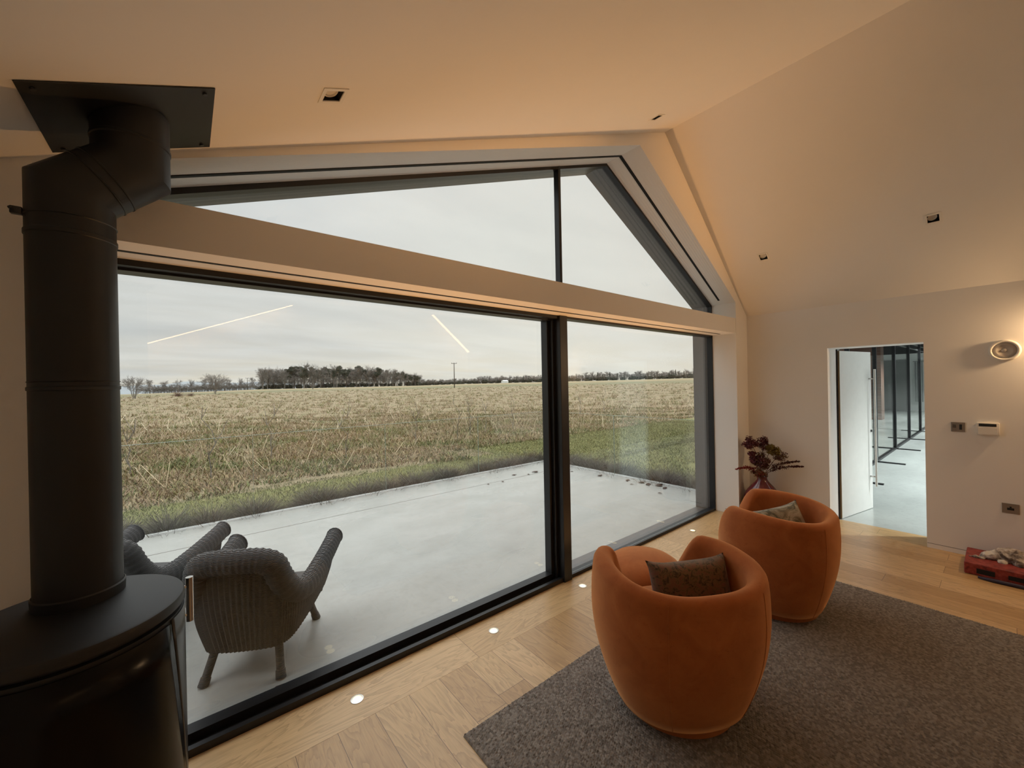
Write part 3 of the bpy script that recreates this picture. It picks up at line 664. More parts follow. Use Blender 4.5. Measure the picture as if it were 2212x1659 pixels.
MB().add(slab((HX0,HY0,4.4),(1,0,0),(0,1,0),(0,0,-1),HX1-HX0,HY1-HY0,.2,[(-.1,9.55-HX0,YO-HY0,20),(1.0,4.2,1.0,6.4),(5.2,8.4,1.0,6.4),(9.4,12.6,1.0,6.4),(13.6,16.8,1.0,6.4),(17.2,20.2,1.0,6.4)])).build('ceiling_hall',M['hallroof'],kind='structure')
MB().add(box(20.9,21.5,3.03,4.28,0,3.4)).build('pillar_brick',M['brick'],kind='structure')
MB().add(box(26.9,27.0,2.92,3.88,0,2.46)).build('door_2',M['halldark'],kind='structure')
MB().add(box(26.9,27.0,HY0,HY1,2.75,3.4)).add(box(20,27.0,HY0,HY1,3.4,3.6)).build('trim_6',M['hallroof'],kind='structure')
mb=MB()
for z in (2.62,2.78): mb.add(box(9,26.8,1.2,1.24,z,z+.03))
for i,(y,z) in enumerate(((2.2,2.66),(.6,2.9))): pass
mb.build('trim_7',M['rafter'],kind='structure')
# coats on far wall
t=empty('hanging_curtain',(26.85,2.56,0),label='dark hanging cloth strips on the far hall wall right of charcoal door',cat='curtain')
mb=MB()
for i in range(4): mb.add(bbox(-.05,.03,-.13+i*.075,-.095+i*.075,.45,2.35,.008))
mb.build('cloth',M['halldark'],t); mesh_obj('rail',*tube([(0,-.2,2.37),(0,.2,2.37)],.015,8),M['black'],t)
# glazed partition screens
PX=[8.42,10.6,12.78,14.98,17.2,19.4]
plab=['nearest the doorway','second from the doorway','third from the doorway','fourth from the doorway','fifth and farthest from the doorway']
for i in range(5):
    x0,x1=PX[i],PX[i+1]; y=1.63
    t=empty('glazed_screen',(x0,y,0),label='black framed glass screen standing on hall floor, '+plab[i],cat='glass screen',group='glass screens in the hall')
    L=x1-x0
    for xx in (.0,): MB().add(box(-.03,.03,-.03,.03,0,2.75)).build('post',M['black'],t)
    MB().add(box(.03,L-.03,-.03,.03,0,.04)).build('bottom_rail',M['black'],t)
    MB().add(box(-.03,.03,-.42,.42,0.001,.02)).build('foot_bar',M['black'],t)
    mesh_obj('glass_panel',*box(.03,L-.03,-.006,.006,.04,2.75),M['hallglass'],t)
# hall spot lamps; the first is added near the door to light its leaf
for i,(x,y,z) in enumerate(((7.6,-1.2,2.95),(10,-.3,2.75),(13,.9,2.95),(17,1.0,2.95),(21,1.6,3.0),(24,.2,3.0),(14,-3,3.1))):
    t=empty('hall_spotlight',(x,y,z),label='small round spotlight hanging under the dark hall roof',cat='spotlight',group='spotlights in the hall')
    mesh_obj('housing',*lathe([(.04,.03),(.045,.1),(.03,.12)],16,cap0=True),M['black'],t,35); mesh_obj('bulb',*lathe([(.036,.028),(.03,.012),(.01,.004)],16),M['bulbcool'],t,True)
    mesh_obj('rod',*tube([(0,0,.12),(0,0,4.4-z)],.008,6),M['black'],t)
    l=bpy.data.lights.new('hall_spot_light','SPOT'); l.energy=450; l.color=(.92,1,.98); l.spot_size=rad(130); l.spot_blend=.7; l.shadow_soft_size=.05
    lo=bpy.data.objects.new('hall_spot_light',l); COL.objects.link(lo); lo.parent=t; lo.location=(0,0,-.01)

# ------------------------------------------------------------------ terrace
TX0,TX1,TY1=-7,6.15,6.44; TZ=-.03
mb=MB().add(slab((TX0,YO-.02,TZ),(1,0,0),(0,1,0),(0,0,1),TX1-TX0,TY1-YO+.02,.5,[(0,TX1-TX0-.0,5.676-YO+.02-.006,5.676-YO+.02+.006)] if False else []))
mb.build('terrace',M['terrace'],kind='structure')
mesh_obj('trim_8',*box(TX0,TX1-.45,5.670,5.681,TZ-.01,TZ+.0008),plain('slot_drain',(.11,.10,.08),.7),kind='structure')
mb=MB()
for a,b in ((.0,.016),(.034,.05)):
    mb.add(box(TX0,TX1,TY1-.05+a,TY1-.05+b,TZ,TZ+.022)); mb.add(box(TX1-.05+a,TX1-.05+b,YO,TY1-.05,TZ,TZ+.022))
mb.build('trim_9',plain('pale_aluminium_shoe',(.74,.75,.74),.4,.2),kind='structure')
BZ=1.07
# glass balustrade panes
xs=[6.115,4.35,2.517,.687,-1.146,-2.98]
nm=['pane beside the terrace corner','pane behind the mullion, second from terrace corner','pane third from the terrace corner','pane fourth from the terrace corner','pane fifth from the terrace corner']
def balpane(p0,p1,label):
    d=(Vector(p1)-Vector(p0)); L=d.length; a=math.atan2(d.y,d.x)
    t=empty('balustrade_pane',(p0[0],p0[1],TZ),a,label=label,cat='glass balustrade',group='glass balustrade around the terrace')
    mesh_obj('glass',*box(.004,L-.004,-.008,.008,.01,1.098),M['balglass'],t); mesh_obj('edge_strip',*box(.004,L-.004,-.008,.008,1.0985,1.102),M['glassedge'],t)
    mesh_obj('edge_strip',*box(.0,.002,-.008,.008,.01,1.1),M['glassedge'],t)
for i in range(5): balpane((xs[i],TY1-.025),(xs[i+1],TY1-.025),'clear glass balustrade '+nm[i])
balpane((TX1-.025,TY1-.04),(TX1-.025,4.575),'clear glass balustrade pane on right side nearest the terrace corner')
balpane((TX1-.025,4.575),(TX1-.025,2.70),'clear glass balustrade pane on right side nearest the house')
# wicker chairs
def wicker_chair():
    t=empty('wicker_armchair',(0,0,TZ))
    key=[(-.335,.34,.635),(-.325,.18,.59),(-.31,.02,.545),(-.295,-.13,.515),(-.28,-.225,.53),(-.255,-.29,.62),(-.225,-.325,.725),(-.15,-.352,.775),(0,-.362,.785)]
    key+= [(-x,y,z) for x,y,z in key[-2::-1]]
    n=264; K=np.array(key); s=np.linspace(0,len(K)-1,n)
    def cr(K,s):
        i=np.clip(np.floor(s).astype(int),0,len(K)-2); f=(s-i)[:,None]; p=[K[np.clip(i+o,0,len(K)-1)] for o in (-1,0,1,2)]
        return .5*((2*p[1])+(-p[0]+p[2])*f+(2*p[0]-5*p[1]+4*p[2]-p[3])*f**2+(-p[0]+3*p[1]-3*p[2]+p[3])*f**3)
    sf=np.linspace(0,len(K)-1,1200); Cf=cr(K,sf); al=np.r_[0,np.cumsum(np.linalg.norm(np.diff(Cf,axis=0),axis=1))]; s=np.interp(np.linspace(0,al[-1],n),al,sf)
    C=cr(K,s); bot=[(-.275,.31,.25),(-.265,.17,.22),(-.258,.03,.20),(-.252,-.12,.19),(-.243,-.20,.185),(-.225,-.25,.182),(-.185,-.29,.18),(-.11,-.305,.18),(0,-.31,.18)]
    bot+= [(-x,y,z) for x,y,z in bot[-2::-1]]; B=cr(np.array(bot),s)
    cen=np.array([0,.05]); rows=16; V=[];F=[]
    rip=.0045*np.sin(np.arange(n)*2*PI/4.0)
    for side in (0,1):
        for j in range(rows):
            f=j/(rows-1); P=B*(1-f)+C*f; out=P[:,:2]-cen; out/=np.linalg.norm(out,axis=1)[:,None]
            P=P.copy(); P[:,:2]+=out*(.035*math.sin(f*PI)-.03*0+rip*(1 if side==0 else -1))[:,None] if False else out*((.03*math.sin(f*PI)+rip)-side*.016)[:,None]
            V+=P.tolist()
    for side in (0,1):
        o=side*rows*n
        for j in range(rows-1):
            for i in range(n-1):
                q=(o+j*n+i,o+j*n+i+1,o+(j+1)*n+i+1,o+(j+1)*n+i); F.append(q if side==0 else tuple(reversed(q)))
    for j in range(rows-1):
        for i in (0,n-1): F.append((j*n+i,(j+1)*n+i,rows*n+(j+1)*n+i,rows*n+j*n+i))
    mesh_obj('shell',V,F,M['wicker'],t,True)
    # thick rolled rim, ribbed across
    T=np.gradient(C,axis=0); T/=np.linalg.norm(T,axis=1)[:,None]; out=np.c_[C[:,:2]-cen,np.zeros(n)]; out/=np.linalg.norm(out,axis=1)[:,None]
    U=out-T*(out*T).sum(1)[:,None]; U/=np.linalg.norm(U,axis=1)[:,None]; Wv=np.cross(T,U); V=[];F=[];m_=16
    Wv*=np.sign(Wv[:,2:3]+1e-9)
    for i in range(n):
        rr=1+.04*math.sin(i*2*PI/4)
        for k in range(m_):
            a=2*PI*k/m_; V.append(C[i]+U[i]*(.016+.056*math.cos(a)*rr)+Wv[i]*(-.045+.07*math.sin(a)*rr))
    for i in range(n-1):
        for k in range(m_): F.append((i*m_+k,i*m_+(k+1)%m_,(i+1)*m_+(k+1)%m_,(i+1)*m_+k))
    F.append(tuple(range(m_))); F.append(tuple((n-1)*m_+k for k in range(m_)))
    bm=mesh_obj('rolled_rim',V,F,M['wicker'],t,60)
    for e in (0,n-1): 
        ring=[V[e*m_+k] for k in range(m_)]+[V[e*m_]]; mesh_obj('braid_edge',*tube([tuple(p) for p in ring],.008,6),M['wicker'],bm,True)
    # seat deck and front apron
    nseat=60; sb=B[::max(1,n//nseat)]; V=[];F=[]
    for f in np.linspace(0,1,10):
        L=B[0]*(1-f)+B[-1]*f
    V=[(x,y,z) for x in (-.27,.27) for y in (-.25,.33) for z in (.33,.36)]
    mb=MB().add(bbox(-.245,.245,-.25,.32,.325,.36,.012)).add(bbox(-.26,.26,.29,.32,.2,.34,.01)); mb.build('seat',M['wicker'],t)
    mesh_obj('under_frame',*bbox(-.20,.20,-.25,.29,.19,.21,.01),M['wicker'],t)
    for sx,sy in ((-1,-1),(1,-1),(-1,1),(1,1)):
        p0=(sx*.17,sy*.24+.01,.21); p1=(sx*.212,sy*.31,.0)
        P=[tuple(np.array(p0)*(1-f)+np.array(p1)*f) for f in (0,.3,.6,.78,.8,1)]
        mesh_obj('leg',*tube(P,[.022,.023,.023,.023,.027,.029],12),M['wicker'],t,40)
    return t
wc=wicker_chair(); tag(wc,label='charcoal wicker armchair on terrace seen from behind, right of stove',cat='wicker chair',group='wicker armchairs on the terrace')
wc.location=(.39,3.12,TZ); wc.rotation_euler=(0,0,rad(59-90))
dup(wc,(-.265,3.94,TZ),rad(54-90),label='charcoal wicker armchair on terrace mostly hidden behind black flue',cat='wicker chair',group='wicker armchairs on the terrace')
# leaves on the terrace
def leaf_mesh(s):
    V=[];F=[];n=7
    for i in range(n):
        f=i/(n-1); w=math.sin(f*PI)**.8*.34*(1+.25*(i%2)); zc=.10*math.sin(f*PI)+.03*f
        V+=[(-w*s,(f-.5)*s*1.4,(zc+.14*w)*s),(0,(f-.5)*s*1.4,zc*s),(w*s,(f-.5)*s*1.4,(zc+.2*w)*s)]
    for i in range(n-1):
        for k in (0,1): F.append((i*3+k,i*3+k+1,i*3+k+4,i*3+k+3))
    return V,F
def leaf(px,py,s,rz,label,group='fallen leaves on the terrace'):
    mb=MB()
    for q in range(2 if s>.05 else 1): mb.add(leaf_mesh(s),0,Matrix.Translation((q*s*.7,q*s*.2,.002))@Matrix.Rotation(rz+q*1.3,4,'Z')@Matrix.Rotation(.25*q,4,'Y'))
    tag(mb.build('fallen_leaf',M['leaf'],None,True,loc=(px,py,TZ+.001)),label,'leaf',group)
leaf(.33,2.62,.085,.7,'large dead brown leaf curled against window frame near the stove'); leaf(.62,2.60,.05,2.1,'small dead leaf by window frame right of the large leaf')
for i,(a,b,s,r) in enumerate([(4.75,5.85,.06,.3),(5.0,5.7,.05,1.9),(5.2,5.75,.09,.9),(4.3,5.6,.05,2.6),(4.0,5.62,.04,.2)]): leaf(a,b,s,r,'dark dead leaf on terrace near drain slot, left of mullion')
for i,(a,b,s,r) in enumerate([(5.75,5.3,.05,.3),(5.85,4.7,.07,1.2),(5.9,4.15,.06,2.0),(5.95,3.9,.08,.4),(5.9,3.75,.07,2.7),(5.75,3.95,.05,1.0),(5.98,3.6,.1,.2),(5.9,3.45,.06,1.5),(5.6,3.35,.05,.8)]): leaf(a,b,s,r,'dead brown leaf on terrace along the right balustrade edge','fallen leaves by the right balustrade')

# ------------------------------------------------------------------ ground, field
AZ=[-20,20,38,58,64,83,88,95,200]; EF=[.3,.3,.15,.05,-.05,-.12,-.25,-.35,-.4]
def sst(x,a,b):
    t=np.clip((x-a)/(b-a),0,1); return t*t*(3-2*t)
GZ=-.35
def ground(x,y):
    D=np.hypot(x,y); az=np.degrees(np.arctan2(y,x)); e=np.interp(az,AZ,EF); t=sst(D,30,300)
    z=GZ*(1-t)+t*(1.7+D*np.tan(np.radians(e)))
    w=sst(D,17,30)*(1-sst(D,120,260)); z=z+w*(.10*np.sin(x*.9+np.sin(y*.7)*1.4)*np.sin(y*.8+1)+.07*np.sin(x*2.3+y*1.7))
    return z
def make_ground():
    d=np.concatenate([np.linspace(2.6,30,110),np.geomspace(30.4,1400,130)[0:]]); th=np.radians(np.linspace(-12,192,260))
    Dg,T=np.meshgrid(d,th,indexing='ij'); X=Dg*np.cos(T)+3; Y=Dg*np.sin(T)+1.2
    X=np.where(True,X,X); Z=ground(X,Y)
    inside=(Y<6.35)&(X<6.1); Z=np.where(inside,-.5,Z)
    house=(Y<3.9)&(X>5.9); Z=np.where(house,-.5,Z)
    V=np.stack([X,Y,Z],-1).reshape(-1,3); I=np.arange(X.size).reshape(X.shape)
    q=np.stack([I[:-1,:-1],I[1:,:-1],I[1:,1:],I[:-1,1:]],-1).reshape(-1,4)
    t=NT('field_ground'); co=t.coord(); s=t.n('ShaderNodeSeparateXYZ',{0:co})
    n1=t.noise(co,.35,6,.62,.6); n2=t.noise(co,3.5,6,.7,.5); n3=t.noise(t.map(co,(.05,.05,1)),1,3)
    rough=t.mix(t.range(n1,.35,.65),(.25,.19,.115),(.16,.15,.065)); rough=t.mix(t.range(n2,.42,.66),rough,(.33,.255,.165)); rough=t.mix(t.range(n2,.30,.44,.75,0),rough,(.08,.075,.04))
    lawn=t.mix(n2,(.14,.15,.04),(.22,.21,.075))
    D=t.math('SQRT',t.math('ADD',t.math('MULTIPLY',s.outputs['X'],s.outputs['X']),t.math('MULTIPLY',s.outputs['Y'],s.outputs['Y'])))
    far=t.mix(t.range(n3,.4,.6),(.20,.175,.095),(.14,.145,.07)); stripe=t.math('SINE',t.math('MULTIPLY',D,.035)); far=t.mix(t.range(stripe,.3,.9),far,(.30,.235,.13))
    col=t.mix(t.range(t.math('ADD',D,t.math('MULTIPLY',n1,30)),150,175),rough,far)
    yb=t.math('ADD',s.outputs['Y'],t.math('MULTIPLY',n2,.8)); L1=t.math('LESS_THAN',yb,9.9)
    L2=t.math('MULTIPLY',t.math('GREATER_THAN',s.outputs['X'],7),t.math('LESS_THAN',yb,11.2)); LW=t.math('MAXIMUM',L1,L2)
    col=t.mix(LW,col,lawn)
    np_mesh('field_ground',V,q,None,t.pbr(col,.95,0,t.bump(n2,.5,.08)),smooth=True,kind='structure')
make_ground()
def blades(name,X,Y,hgt,wid,lean,cols,label,cat,parent=None,base=None):
    n=len(X); Z=ground(X,Y)-.01 if base is None else np.full(n,base); phi=rng.random(n)*2*PI; wv=np.stack([np.cos(phi),np.sin(phi),np.zeros(n)],1)*(wid/2)[:,None]
    ld=rng.random(n)*2*PI; L=np.stack([np.cos(ld),np.sin(ld),np.zeros(n)],1)*(lean*hgt)[:,None]
    B=np.stack([X,Y,Z],1); Mi=B+L*.35; Mi[:,2]+=hgt*.6; T=B+L; T[:,2]+=hgt*np.sqrt(np.clip(1-.35*lean**2,.3,1))
    V=np.stack([B-wv,B+wv,Mi+wv*.7,Mi-wv*.7,T],1).reshape(-1,3); i=np.arange(n)[:,None]*5
    return np_mesh(name,V,i+np.array([[0,1,2,3]]),i+np.array([[3,2,4]]),M['grass'],np.repeat(cols,5,0),label=label,cat=cat,kind='stuff')
def pick(n,pal,w=None):
    pal=np.array(pal); k=rng.choice(len(pal),n,p=w); return pal[k]*(.7+.6*rng.random((n,1)))
STRAW=[(.40,.31,.20),(.32,.24,.15),(.25,.18,.115),(.18,.13,.08),(.17,.16,.07),(.50,.42,.31)]
def polar(n,d0,d1,a0,a1,pw=.5):
    u=rng.random(n); D=(d0**(1-pw)+u*(d1**(1-pw)-d0**(1-pw)))**(1/(1-pw)) if pw!=1 else d0*(d1/d0)**u
    a=np.radians(a0+(a1-a0)*rng.random(n)); return D*np.cos(a),D*np.sin(a)
def rough_field():
    # tufts of tall dead grass
    nt=15000; tx,ty=polar(nt,11,150,14,112,.85); k=12
    X=np.repeat(tx,k)+rng.normal(size=nt*k)*.16; Y=np.repeat(ty,k)+rng.normal(size=nt*k)*.16
    D=np.hypot(X,Y); keep=(Y>9.6+.9*np.sin(X*.6))&~((X>6)&(Y<10.8)); 
    near=1-.45*(1-sst(D,14,30)); hh=np.repeat(.12+.30*rng.random(nt)**2.2,k)*(.6+.7*rng.random(nt*k))*near; wd=(.007+.011*rng.random(nt*k))*(1+D/38)
    tone=np.repeat(rng.random(nt),k)
    c=np.where((tone<.66)[:,None],pick(nt*k,STRAW,[.26,.24,.2,.1,.08,.12]),pick(nt*k,[(.16,.17,.05),(.22,.2,.07),(.30,.22,.12),(.10,.12,.035)]))
    g=keep; blades('dry_grass',X[g],Y[g],hh[g],wd[g],(.5+1.7*rng.random(nt*k)**1.2)[g],c[g],'tall tan dead grass covering the rough field beyond the terrace','grass')
    # matted low growth close to the terrace side
    nt=13000; tx,ty=polar(nt,9.6,30,14,112,.5); k=9; X=np.repeat(tx,k)+rng.normal(size=nt*k)*.13; Y=np.repeat(ty,k)+rng.normal(size=nt*k)*.13
    keep=(Y>9.4+.6*np.sin(X*.6))&~((X>6)&(Y<10.6)); tone=np.repeat(np.sin(tx*1.3+np.sin(ty)*2)+rng.normal(size=nt)*.7,k)
    c=np.where((tone>.5)[:,None],pick(nt*k,[(.085,.11,.04),(.13,.15,.055),(.18,.19,.07)]),pick(nt*k,[(.28,.19,.115),(.20,.135,.085),(.38,.285,.17),(.22,.20,.085)]))
    hh=(.05+.17*rng.random(nt*k)); blades('low_weeds',X[keep],Y[keep],hh[keep],(.012+.018*rng.random(nt*k))[keep],(.5+1.3*rng.random(nt*k))[keep],c[keep],'matted brown and green weeds between the lawn strip and tall grass','weeds')
    # pale dead stalks
    nt=1500; X,Y=polar(nt,10.5,60,14,112,.8); keep=(Y>10.2)&~((X>6)&(Y<11.2)); c=pick(nt,[(.62,.53,.38),(.52,.42,.28)]); hh=.4+.6*rng.random(nt); D=np.hypot(X,Y)
    blades('dead_stalks',X[keep],Y[keep],hh[keep],((.008+.008*rng.random(nt))*(1+D/60))[keep],(.3+1.2*rng.random(nt))[keep],c[keep],'pale straw stalks sticking up from the rough field','dead stalks')
    # mown strip
    n=90000; X=-6+26*rng.random(n); Y=6.5+4.3*rng.random(n); keep=((Y<9.7)|((X>6)&(Y<11)))
    X2=6.3+14*rng.random(30000); Y2=4.15+2.8*rng.random(30000); X=np.r_[X[keep],X2]; Y=np.r_[Y[keep],Y2]; kk=(Y>4.8)|(X<9.1); X=X[kk]; Y=Y[kk]; n=len(X)
    blades('lawn_grass',X,Y,.03+.06*rng.random(n),.006+.008*rng.random(n),.4+rng.random(n),pick(n,[(.115,.12,.045),(.15,.148,.06),(.20,.18,.09),(.085,.095,.035)]),'short green grass strip between terrace and rough field','grass')
    # lavender hedge along the terrace edge
    n=64000; s=rng.random(n); cl=np.floor(s*44)/44; u=rng.random(n)
    along=-7+13.6*s; X=along; Y=6.76+.15*rng.normal(size=n); 
    X2=6.5+.17*rng.normal(size=n//3); Y2=3.05+3.75*rng.random(n//3); XX=np.r_[X,X2]; YY=np.r_[Y,Y2]; nn=len(XX); mod=.42+.58*np.abs(np.sin(np.r_[X,Y2]*5.2+np.sin(np.r_[X,Y2]*2.3)))*(.7+.3*rng.random(nn))
    blades('lavender_hedge',XX,YY,(.34+.30*rng.random(nn))*mod,.006+.006*rng.random(nn),.3+.7*rng.random(nn),pick(nn,[(.11,.09,.08),(.15,.125,.105),(.075,.062,.055),(.12,.12,.07),(.17,.15,.12)]),'low dark grey brown clipped bushes along outside of the terrace edge','hedge')
rough_field()
# thin saplings
def twiggy(hh,n,r0,seed):
    rg=random.Random(seed); mb=MB()
    P=[(rg.uniform(-.03,.03)*i,rg.uniform(-.03,.03)*i,hh*i/6) for i in range(7)]; mb.add(tube(P,[r0*(1-.12*i) for i in range(7)],6))
    for k in range(n):
        i=rg.randint(1,5); p=Vector(P[i]); a=rg.uniform(0,2*PI); L=hh*rg.uniform(.15,.35); q=p+Vector((math.cos(a)*L*.45,math.sin(a)*L*.45,L)); mb.add(tube([p,(p+q)/2+Vector((0,0,-.02)),q],[r0*.6,r0*.45,r0*.25],5))
    return mb
saps=[twiggy(1.5,7,.013,1),twiggy(1.25,9,.012,2),twiggy(1.7,5,.014,3)]; first=[None]*3
slab_=['thin bare dark sapling standing in the weeds near the flue','thin bare sapling in rough grass behind the wicker chairs','thin bare forked sapling in rough grass left of mullion','thin bare sapling in rough grass seen through right hand pane']
for i,(x,y) in enumerate([(1.9,13.6),(-1.1,13.4),(.4,11.3),(3.4,11.5),(6.2,13.0),(7.4,12.2),(8.6,13.2),(9.6,13.6),(10.9,13.4),(14.2,14.6),(17.3,15.2),(21,16.4)]):
    k=i%3; lab=slab_[0] if x<-.5 else slab_[1] if x<4 else slab_[2] if x<12 else slab_[3]
    if first[k] is None: ob=saps[k].build('sapling',M['bark'],None,60); first[k]=ob
    else: ob=first[k].copy(); COL.objects.link(ob)
    ob.location=(x,y,float(ground(np.array(x),np.array(y)))-.02); ob.rotation_euler=(0,0,i*1.7); tag(ob,lab,'sapling','young bare saplings in the field')

# ------------------------------------------------------------------ distant trees
def bare_tree(seed,H,rx,z0,stems=1,limbs=11,splay=.0,fork=.22):
    """winter tree: stems, curved limbs reaching a domed crown, fans of twigs"""
    rg=random.Random(seed); V=[];F=[]
    def add(path,r,n):
        a,b=tube(path,r,n,False); o=len(V); V.extend(a); F.extend(tuple(i+o for i in f) for f in b)
    def bez(p,c,q,k): return [p*(1-t)**2+c*2*t*(1-t)+q*t*t for t in [i/k for i in range(k+1)]]
    zc=H*.55; per=max(3,limbs//stems)
    for st in range(stems):
        a0=2*PI*st/stems+rg.uniform(-.3,.3); base=Vector((math.cos(a0),math.sin(a0),0))*(H*.05*splay); base.z=-.15
        top=Vector((math.cos(a0)*rx*.35*min(1,splay),math.sin(a0)*rx*.35*min(1,splay),H*.8)); r0=H*.022/(stems**.4)
        trunk=bez(base,base+Vector((0,0,H*.4)),top,7); add(trunk,[r0*(1-.115*i) for i in range(8)],6)
        for li in range(per):
            t=fork+(.85-fork)*li/per; i=min(6,int(t*7)); p=trunk[i].lerp(trunk[i+1],t*7-i)
            az=a0*(splay>0)+2.4*li+rg.uniform(-.5,.5) if stems==1 else a0+rg.uniform(-1.3,1.3); e=rg.uniform(-.05,1.25)
            q=Vector((math.cos(az)*math.cos(e)*rx,math.sin(az)*math.cos(e)*rx,z0*H+(1-z0)*H*(.28+.70*math.sin(max(0,e))**.8)))*rg.uniform(.86,1.02)
            q.z=min(q.z,H); c=p.lerp(q,.45)+Vector((0,0,H*.10)); L=bez(p,c,q,6); rl=r0*(.55-.3*t); add(L,[max(rl*(1-.14*k),H*.0022) for k in range(7)],4)
            for tw in range(15):
                u=rg.uniform(.25,1); k=min(5,int(u*6)); b0=L[k].lerp(L[k+1],u*6-k); d=(L[k+1]-L[k]).normalized()
                d=(d+Vector((rg.gauss(0,.6),rg.gauss(0,.6),rg.gauss(.25,.45)))).normalized(); e1=b0+d*H*rg.uniform(.09,.19); add([b0,e1],[H*.0028,H*.0018],3)
                for _ in range(4):
                    m=b0.lerp(e1,rg.uniform(.3,1)); d2=(d+Vector((rg.gauss(0,.7),rg.gauss(0,.7),rg.gauss(.1,.5)))).normalized(); add([m,m+d2*H*rg.uniform(.04,.10)],[H*.0019,H*.0011],3)
    return V,F
def leafy(seed,H,clumps,size,trunk=True,n=900):
    """evergreen: trunk with clumps of small flat sprays; clumps: (x,y,z,rx,rz)"""
    rg=np.random.default_rng(seed); mb=MB()
    if trunk: mb.add(tube([(0,0,-.2),(.02*H,0,H*.5),(0,0,H*.9)],[H*.022,H*.016,H*.006],6,False),0)
    for (x,y,z,rx,rz) in clumps:
        d=rg.normal(size=(n,3)); d/=np.linalg.norm(d,axis=1)[:,None]; P=np.array([x,y,z])+d*np.array([rx,rx,rz])*(rg.random((n,1))**.4)
        V,q,_=petals(P,size,np.zeros((n,3))); mb.add((V.tolist(),q.tolist()),1)
        if trunk: mb.add(tube([(0,0,z-rz),(x*.8,y*.8,z-rz*.2)],[H*.008,H*.004],4,False),0)
    return mb
PROTO={}
def proto(name,key,V,F,mats,mi=None):
    me=bpy.data.meshes.new(name); me.from_pydata([tuple(v) for v in V],[],F)
    for m_ in mats: me.materials.append(m_)
    if mi: me.polygons.foreach_set('material_index',mi)
    PROTO[key]=(name,me)
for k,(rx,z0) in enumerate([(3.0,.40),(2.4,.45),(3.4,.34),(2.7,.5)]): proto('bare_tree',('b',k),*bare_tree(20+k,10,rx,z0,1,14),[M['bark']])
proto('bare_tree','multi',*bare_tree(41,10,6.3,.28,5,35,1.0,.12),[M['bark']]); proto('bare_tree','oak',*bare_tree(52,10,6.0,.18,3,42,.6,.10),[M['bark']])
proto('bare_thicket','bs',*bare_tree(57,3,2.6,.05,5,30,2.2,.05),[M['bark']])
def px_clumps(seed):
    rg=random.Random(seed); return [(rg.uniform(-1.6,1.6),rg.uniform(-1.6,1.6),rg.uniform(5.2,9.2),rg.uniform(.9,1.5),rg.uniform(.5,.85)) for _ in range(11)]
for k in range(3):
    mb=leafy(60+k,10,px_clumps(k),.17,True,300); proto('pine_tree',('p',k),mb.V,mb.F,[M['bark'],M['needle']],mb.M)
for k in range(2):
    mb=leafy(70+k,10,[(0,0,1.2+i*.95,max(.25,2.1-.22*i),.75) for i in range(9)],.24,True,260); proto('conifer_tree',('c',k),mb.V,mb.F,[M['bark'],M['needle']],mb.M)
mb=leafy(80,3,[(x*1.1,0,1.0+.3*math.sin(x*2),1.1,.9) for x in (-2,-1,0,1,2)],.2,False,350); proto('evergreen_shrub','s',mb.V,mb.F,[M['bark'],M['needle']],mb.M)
def twig_shrub():
    mb=MB(); rg=random.Random(5)
    for i in range(170):
        a=rg.uniform(0,2*PI); e=rg.uniform(.15,1.3); L=rg.uniform(1.4,3.0); b=Vector((rg.uniform(-.8,.8),rg.uniform(-.5,.5),0)); q=b+Vector((math.cos(a)*math.cos(e)*1.3,math.sin(a)*math.cos(e),math.sin(e)))*L
        mb.add(tube([b,(b+q)/2+Vector((0,0,.2)),q],[.03,.02,.012],3,False))
    return mb
mb=twig_shrub(); proto('bare_shrub','ts',mb.V,mb.F,[plain('reddish_twigs',(.17,.10,.075),.9)])
def plant(key,az,D,H,label,group,cat='tree',base=None,wide=1):
    nm,me=PROTO[key]; o=bpy.data.objects.new(nm,me); COL.objects.link(o); x,y=D*math.cos(rad(az)),D*math.sin(rad(az))
    z=float(ground(np.array(x),np.array(y))) if base is None else base
    o.location=(x,y,z-.1); s=H/10 if key not in ('s','ts','bs') else H/3; o.scale=(s*wide,s*wide,s); o.rotation_euler=(0,0,random.uniform(0,6.28))
    return tag(o,label,cat,group)
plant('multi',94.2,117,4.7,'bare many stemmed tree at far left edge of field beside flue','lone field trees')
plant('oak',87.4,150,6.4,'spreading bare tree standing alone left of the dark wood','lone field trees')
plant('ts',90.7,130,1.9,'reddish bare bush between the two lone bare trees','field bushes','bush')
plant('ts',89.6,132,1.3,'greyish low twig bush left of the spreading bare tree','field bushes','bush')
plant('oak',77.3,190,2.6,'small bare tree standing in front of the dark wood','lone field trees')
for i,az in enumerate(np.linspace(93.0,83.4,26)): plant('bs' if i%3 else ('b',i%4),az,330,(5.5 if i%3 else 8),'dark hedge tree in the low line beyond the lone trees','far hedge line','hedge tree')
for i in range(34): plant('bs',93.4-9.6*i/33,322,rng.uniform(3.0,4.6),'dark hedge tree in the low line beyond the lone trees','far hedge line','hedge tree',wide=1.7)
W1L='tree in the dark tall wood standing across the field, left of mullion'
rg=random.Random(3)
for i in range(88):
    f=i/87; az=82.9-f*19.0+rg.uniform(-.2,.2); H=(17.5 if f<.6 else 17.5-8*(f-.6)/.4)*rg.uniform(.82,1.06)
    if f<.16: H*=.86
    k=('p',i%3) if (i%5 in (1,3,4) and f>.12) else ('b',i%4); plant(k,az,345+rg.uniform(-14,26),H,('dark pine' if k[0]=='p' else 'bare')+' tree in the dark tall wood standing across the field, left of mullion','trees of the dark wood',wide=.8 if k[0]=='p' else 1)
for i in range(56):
    az=83-19*i/55; plant('s' if i%3==0 else 'bs',az,348,rg.uniform(4,5.5) if i%3==0 else rg.uniform(7.5,11.5),'dark undergrowth at foot of the tall wood','undergrowth of the dark wood','bush',wide=1.0)
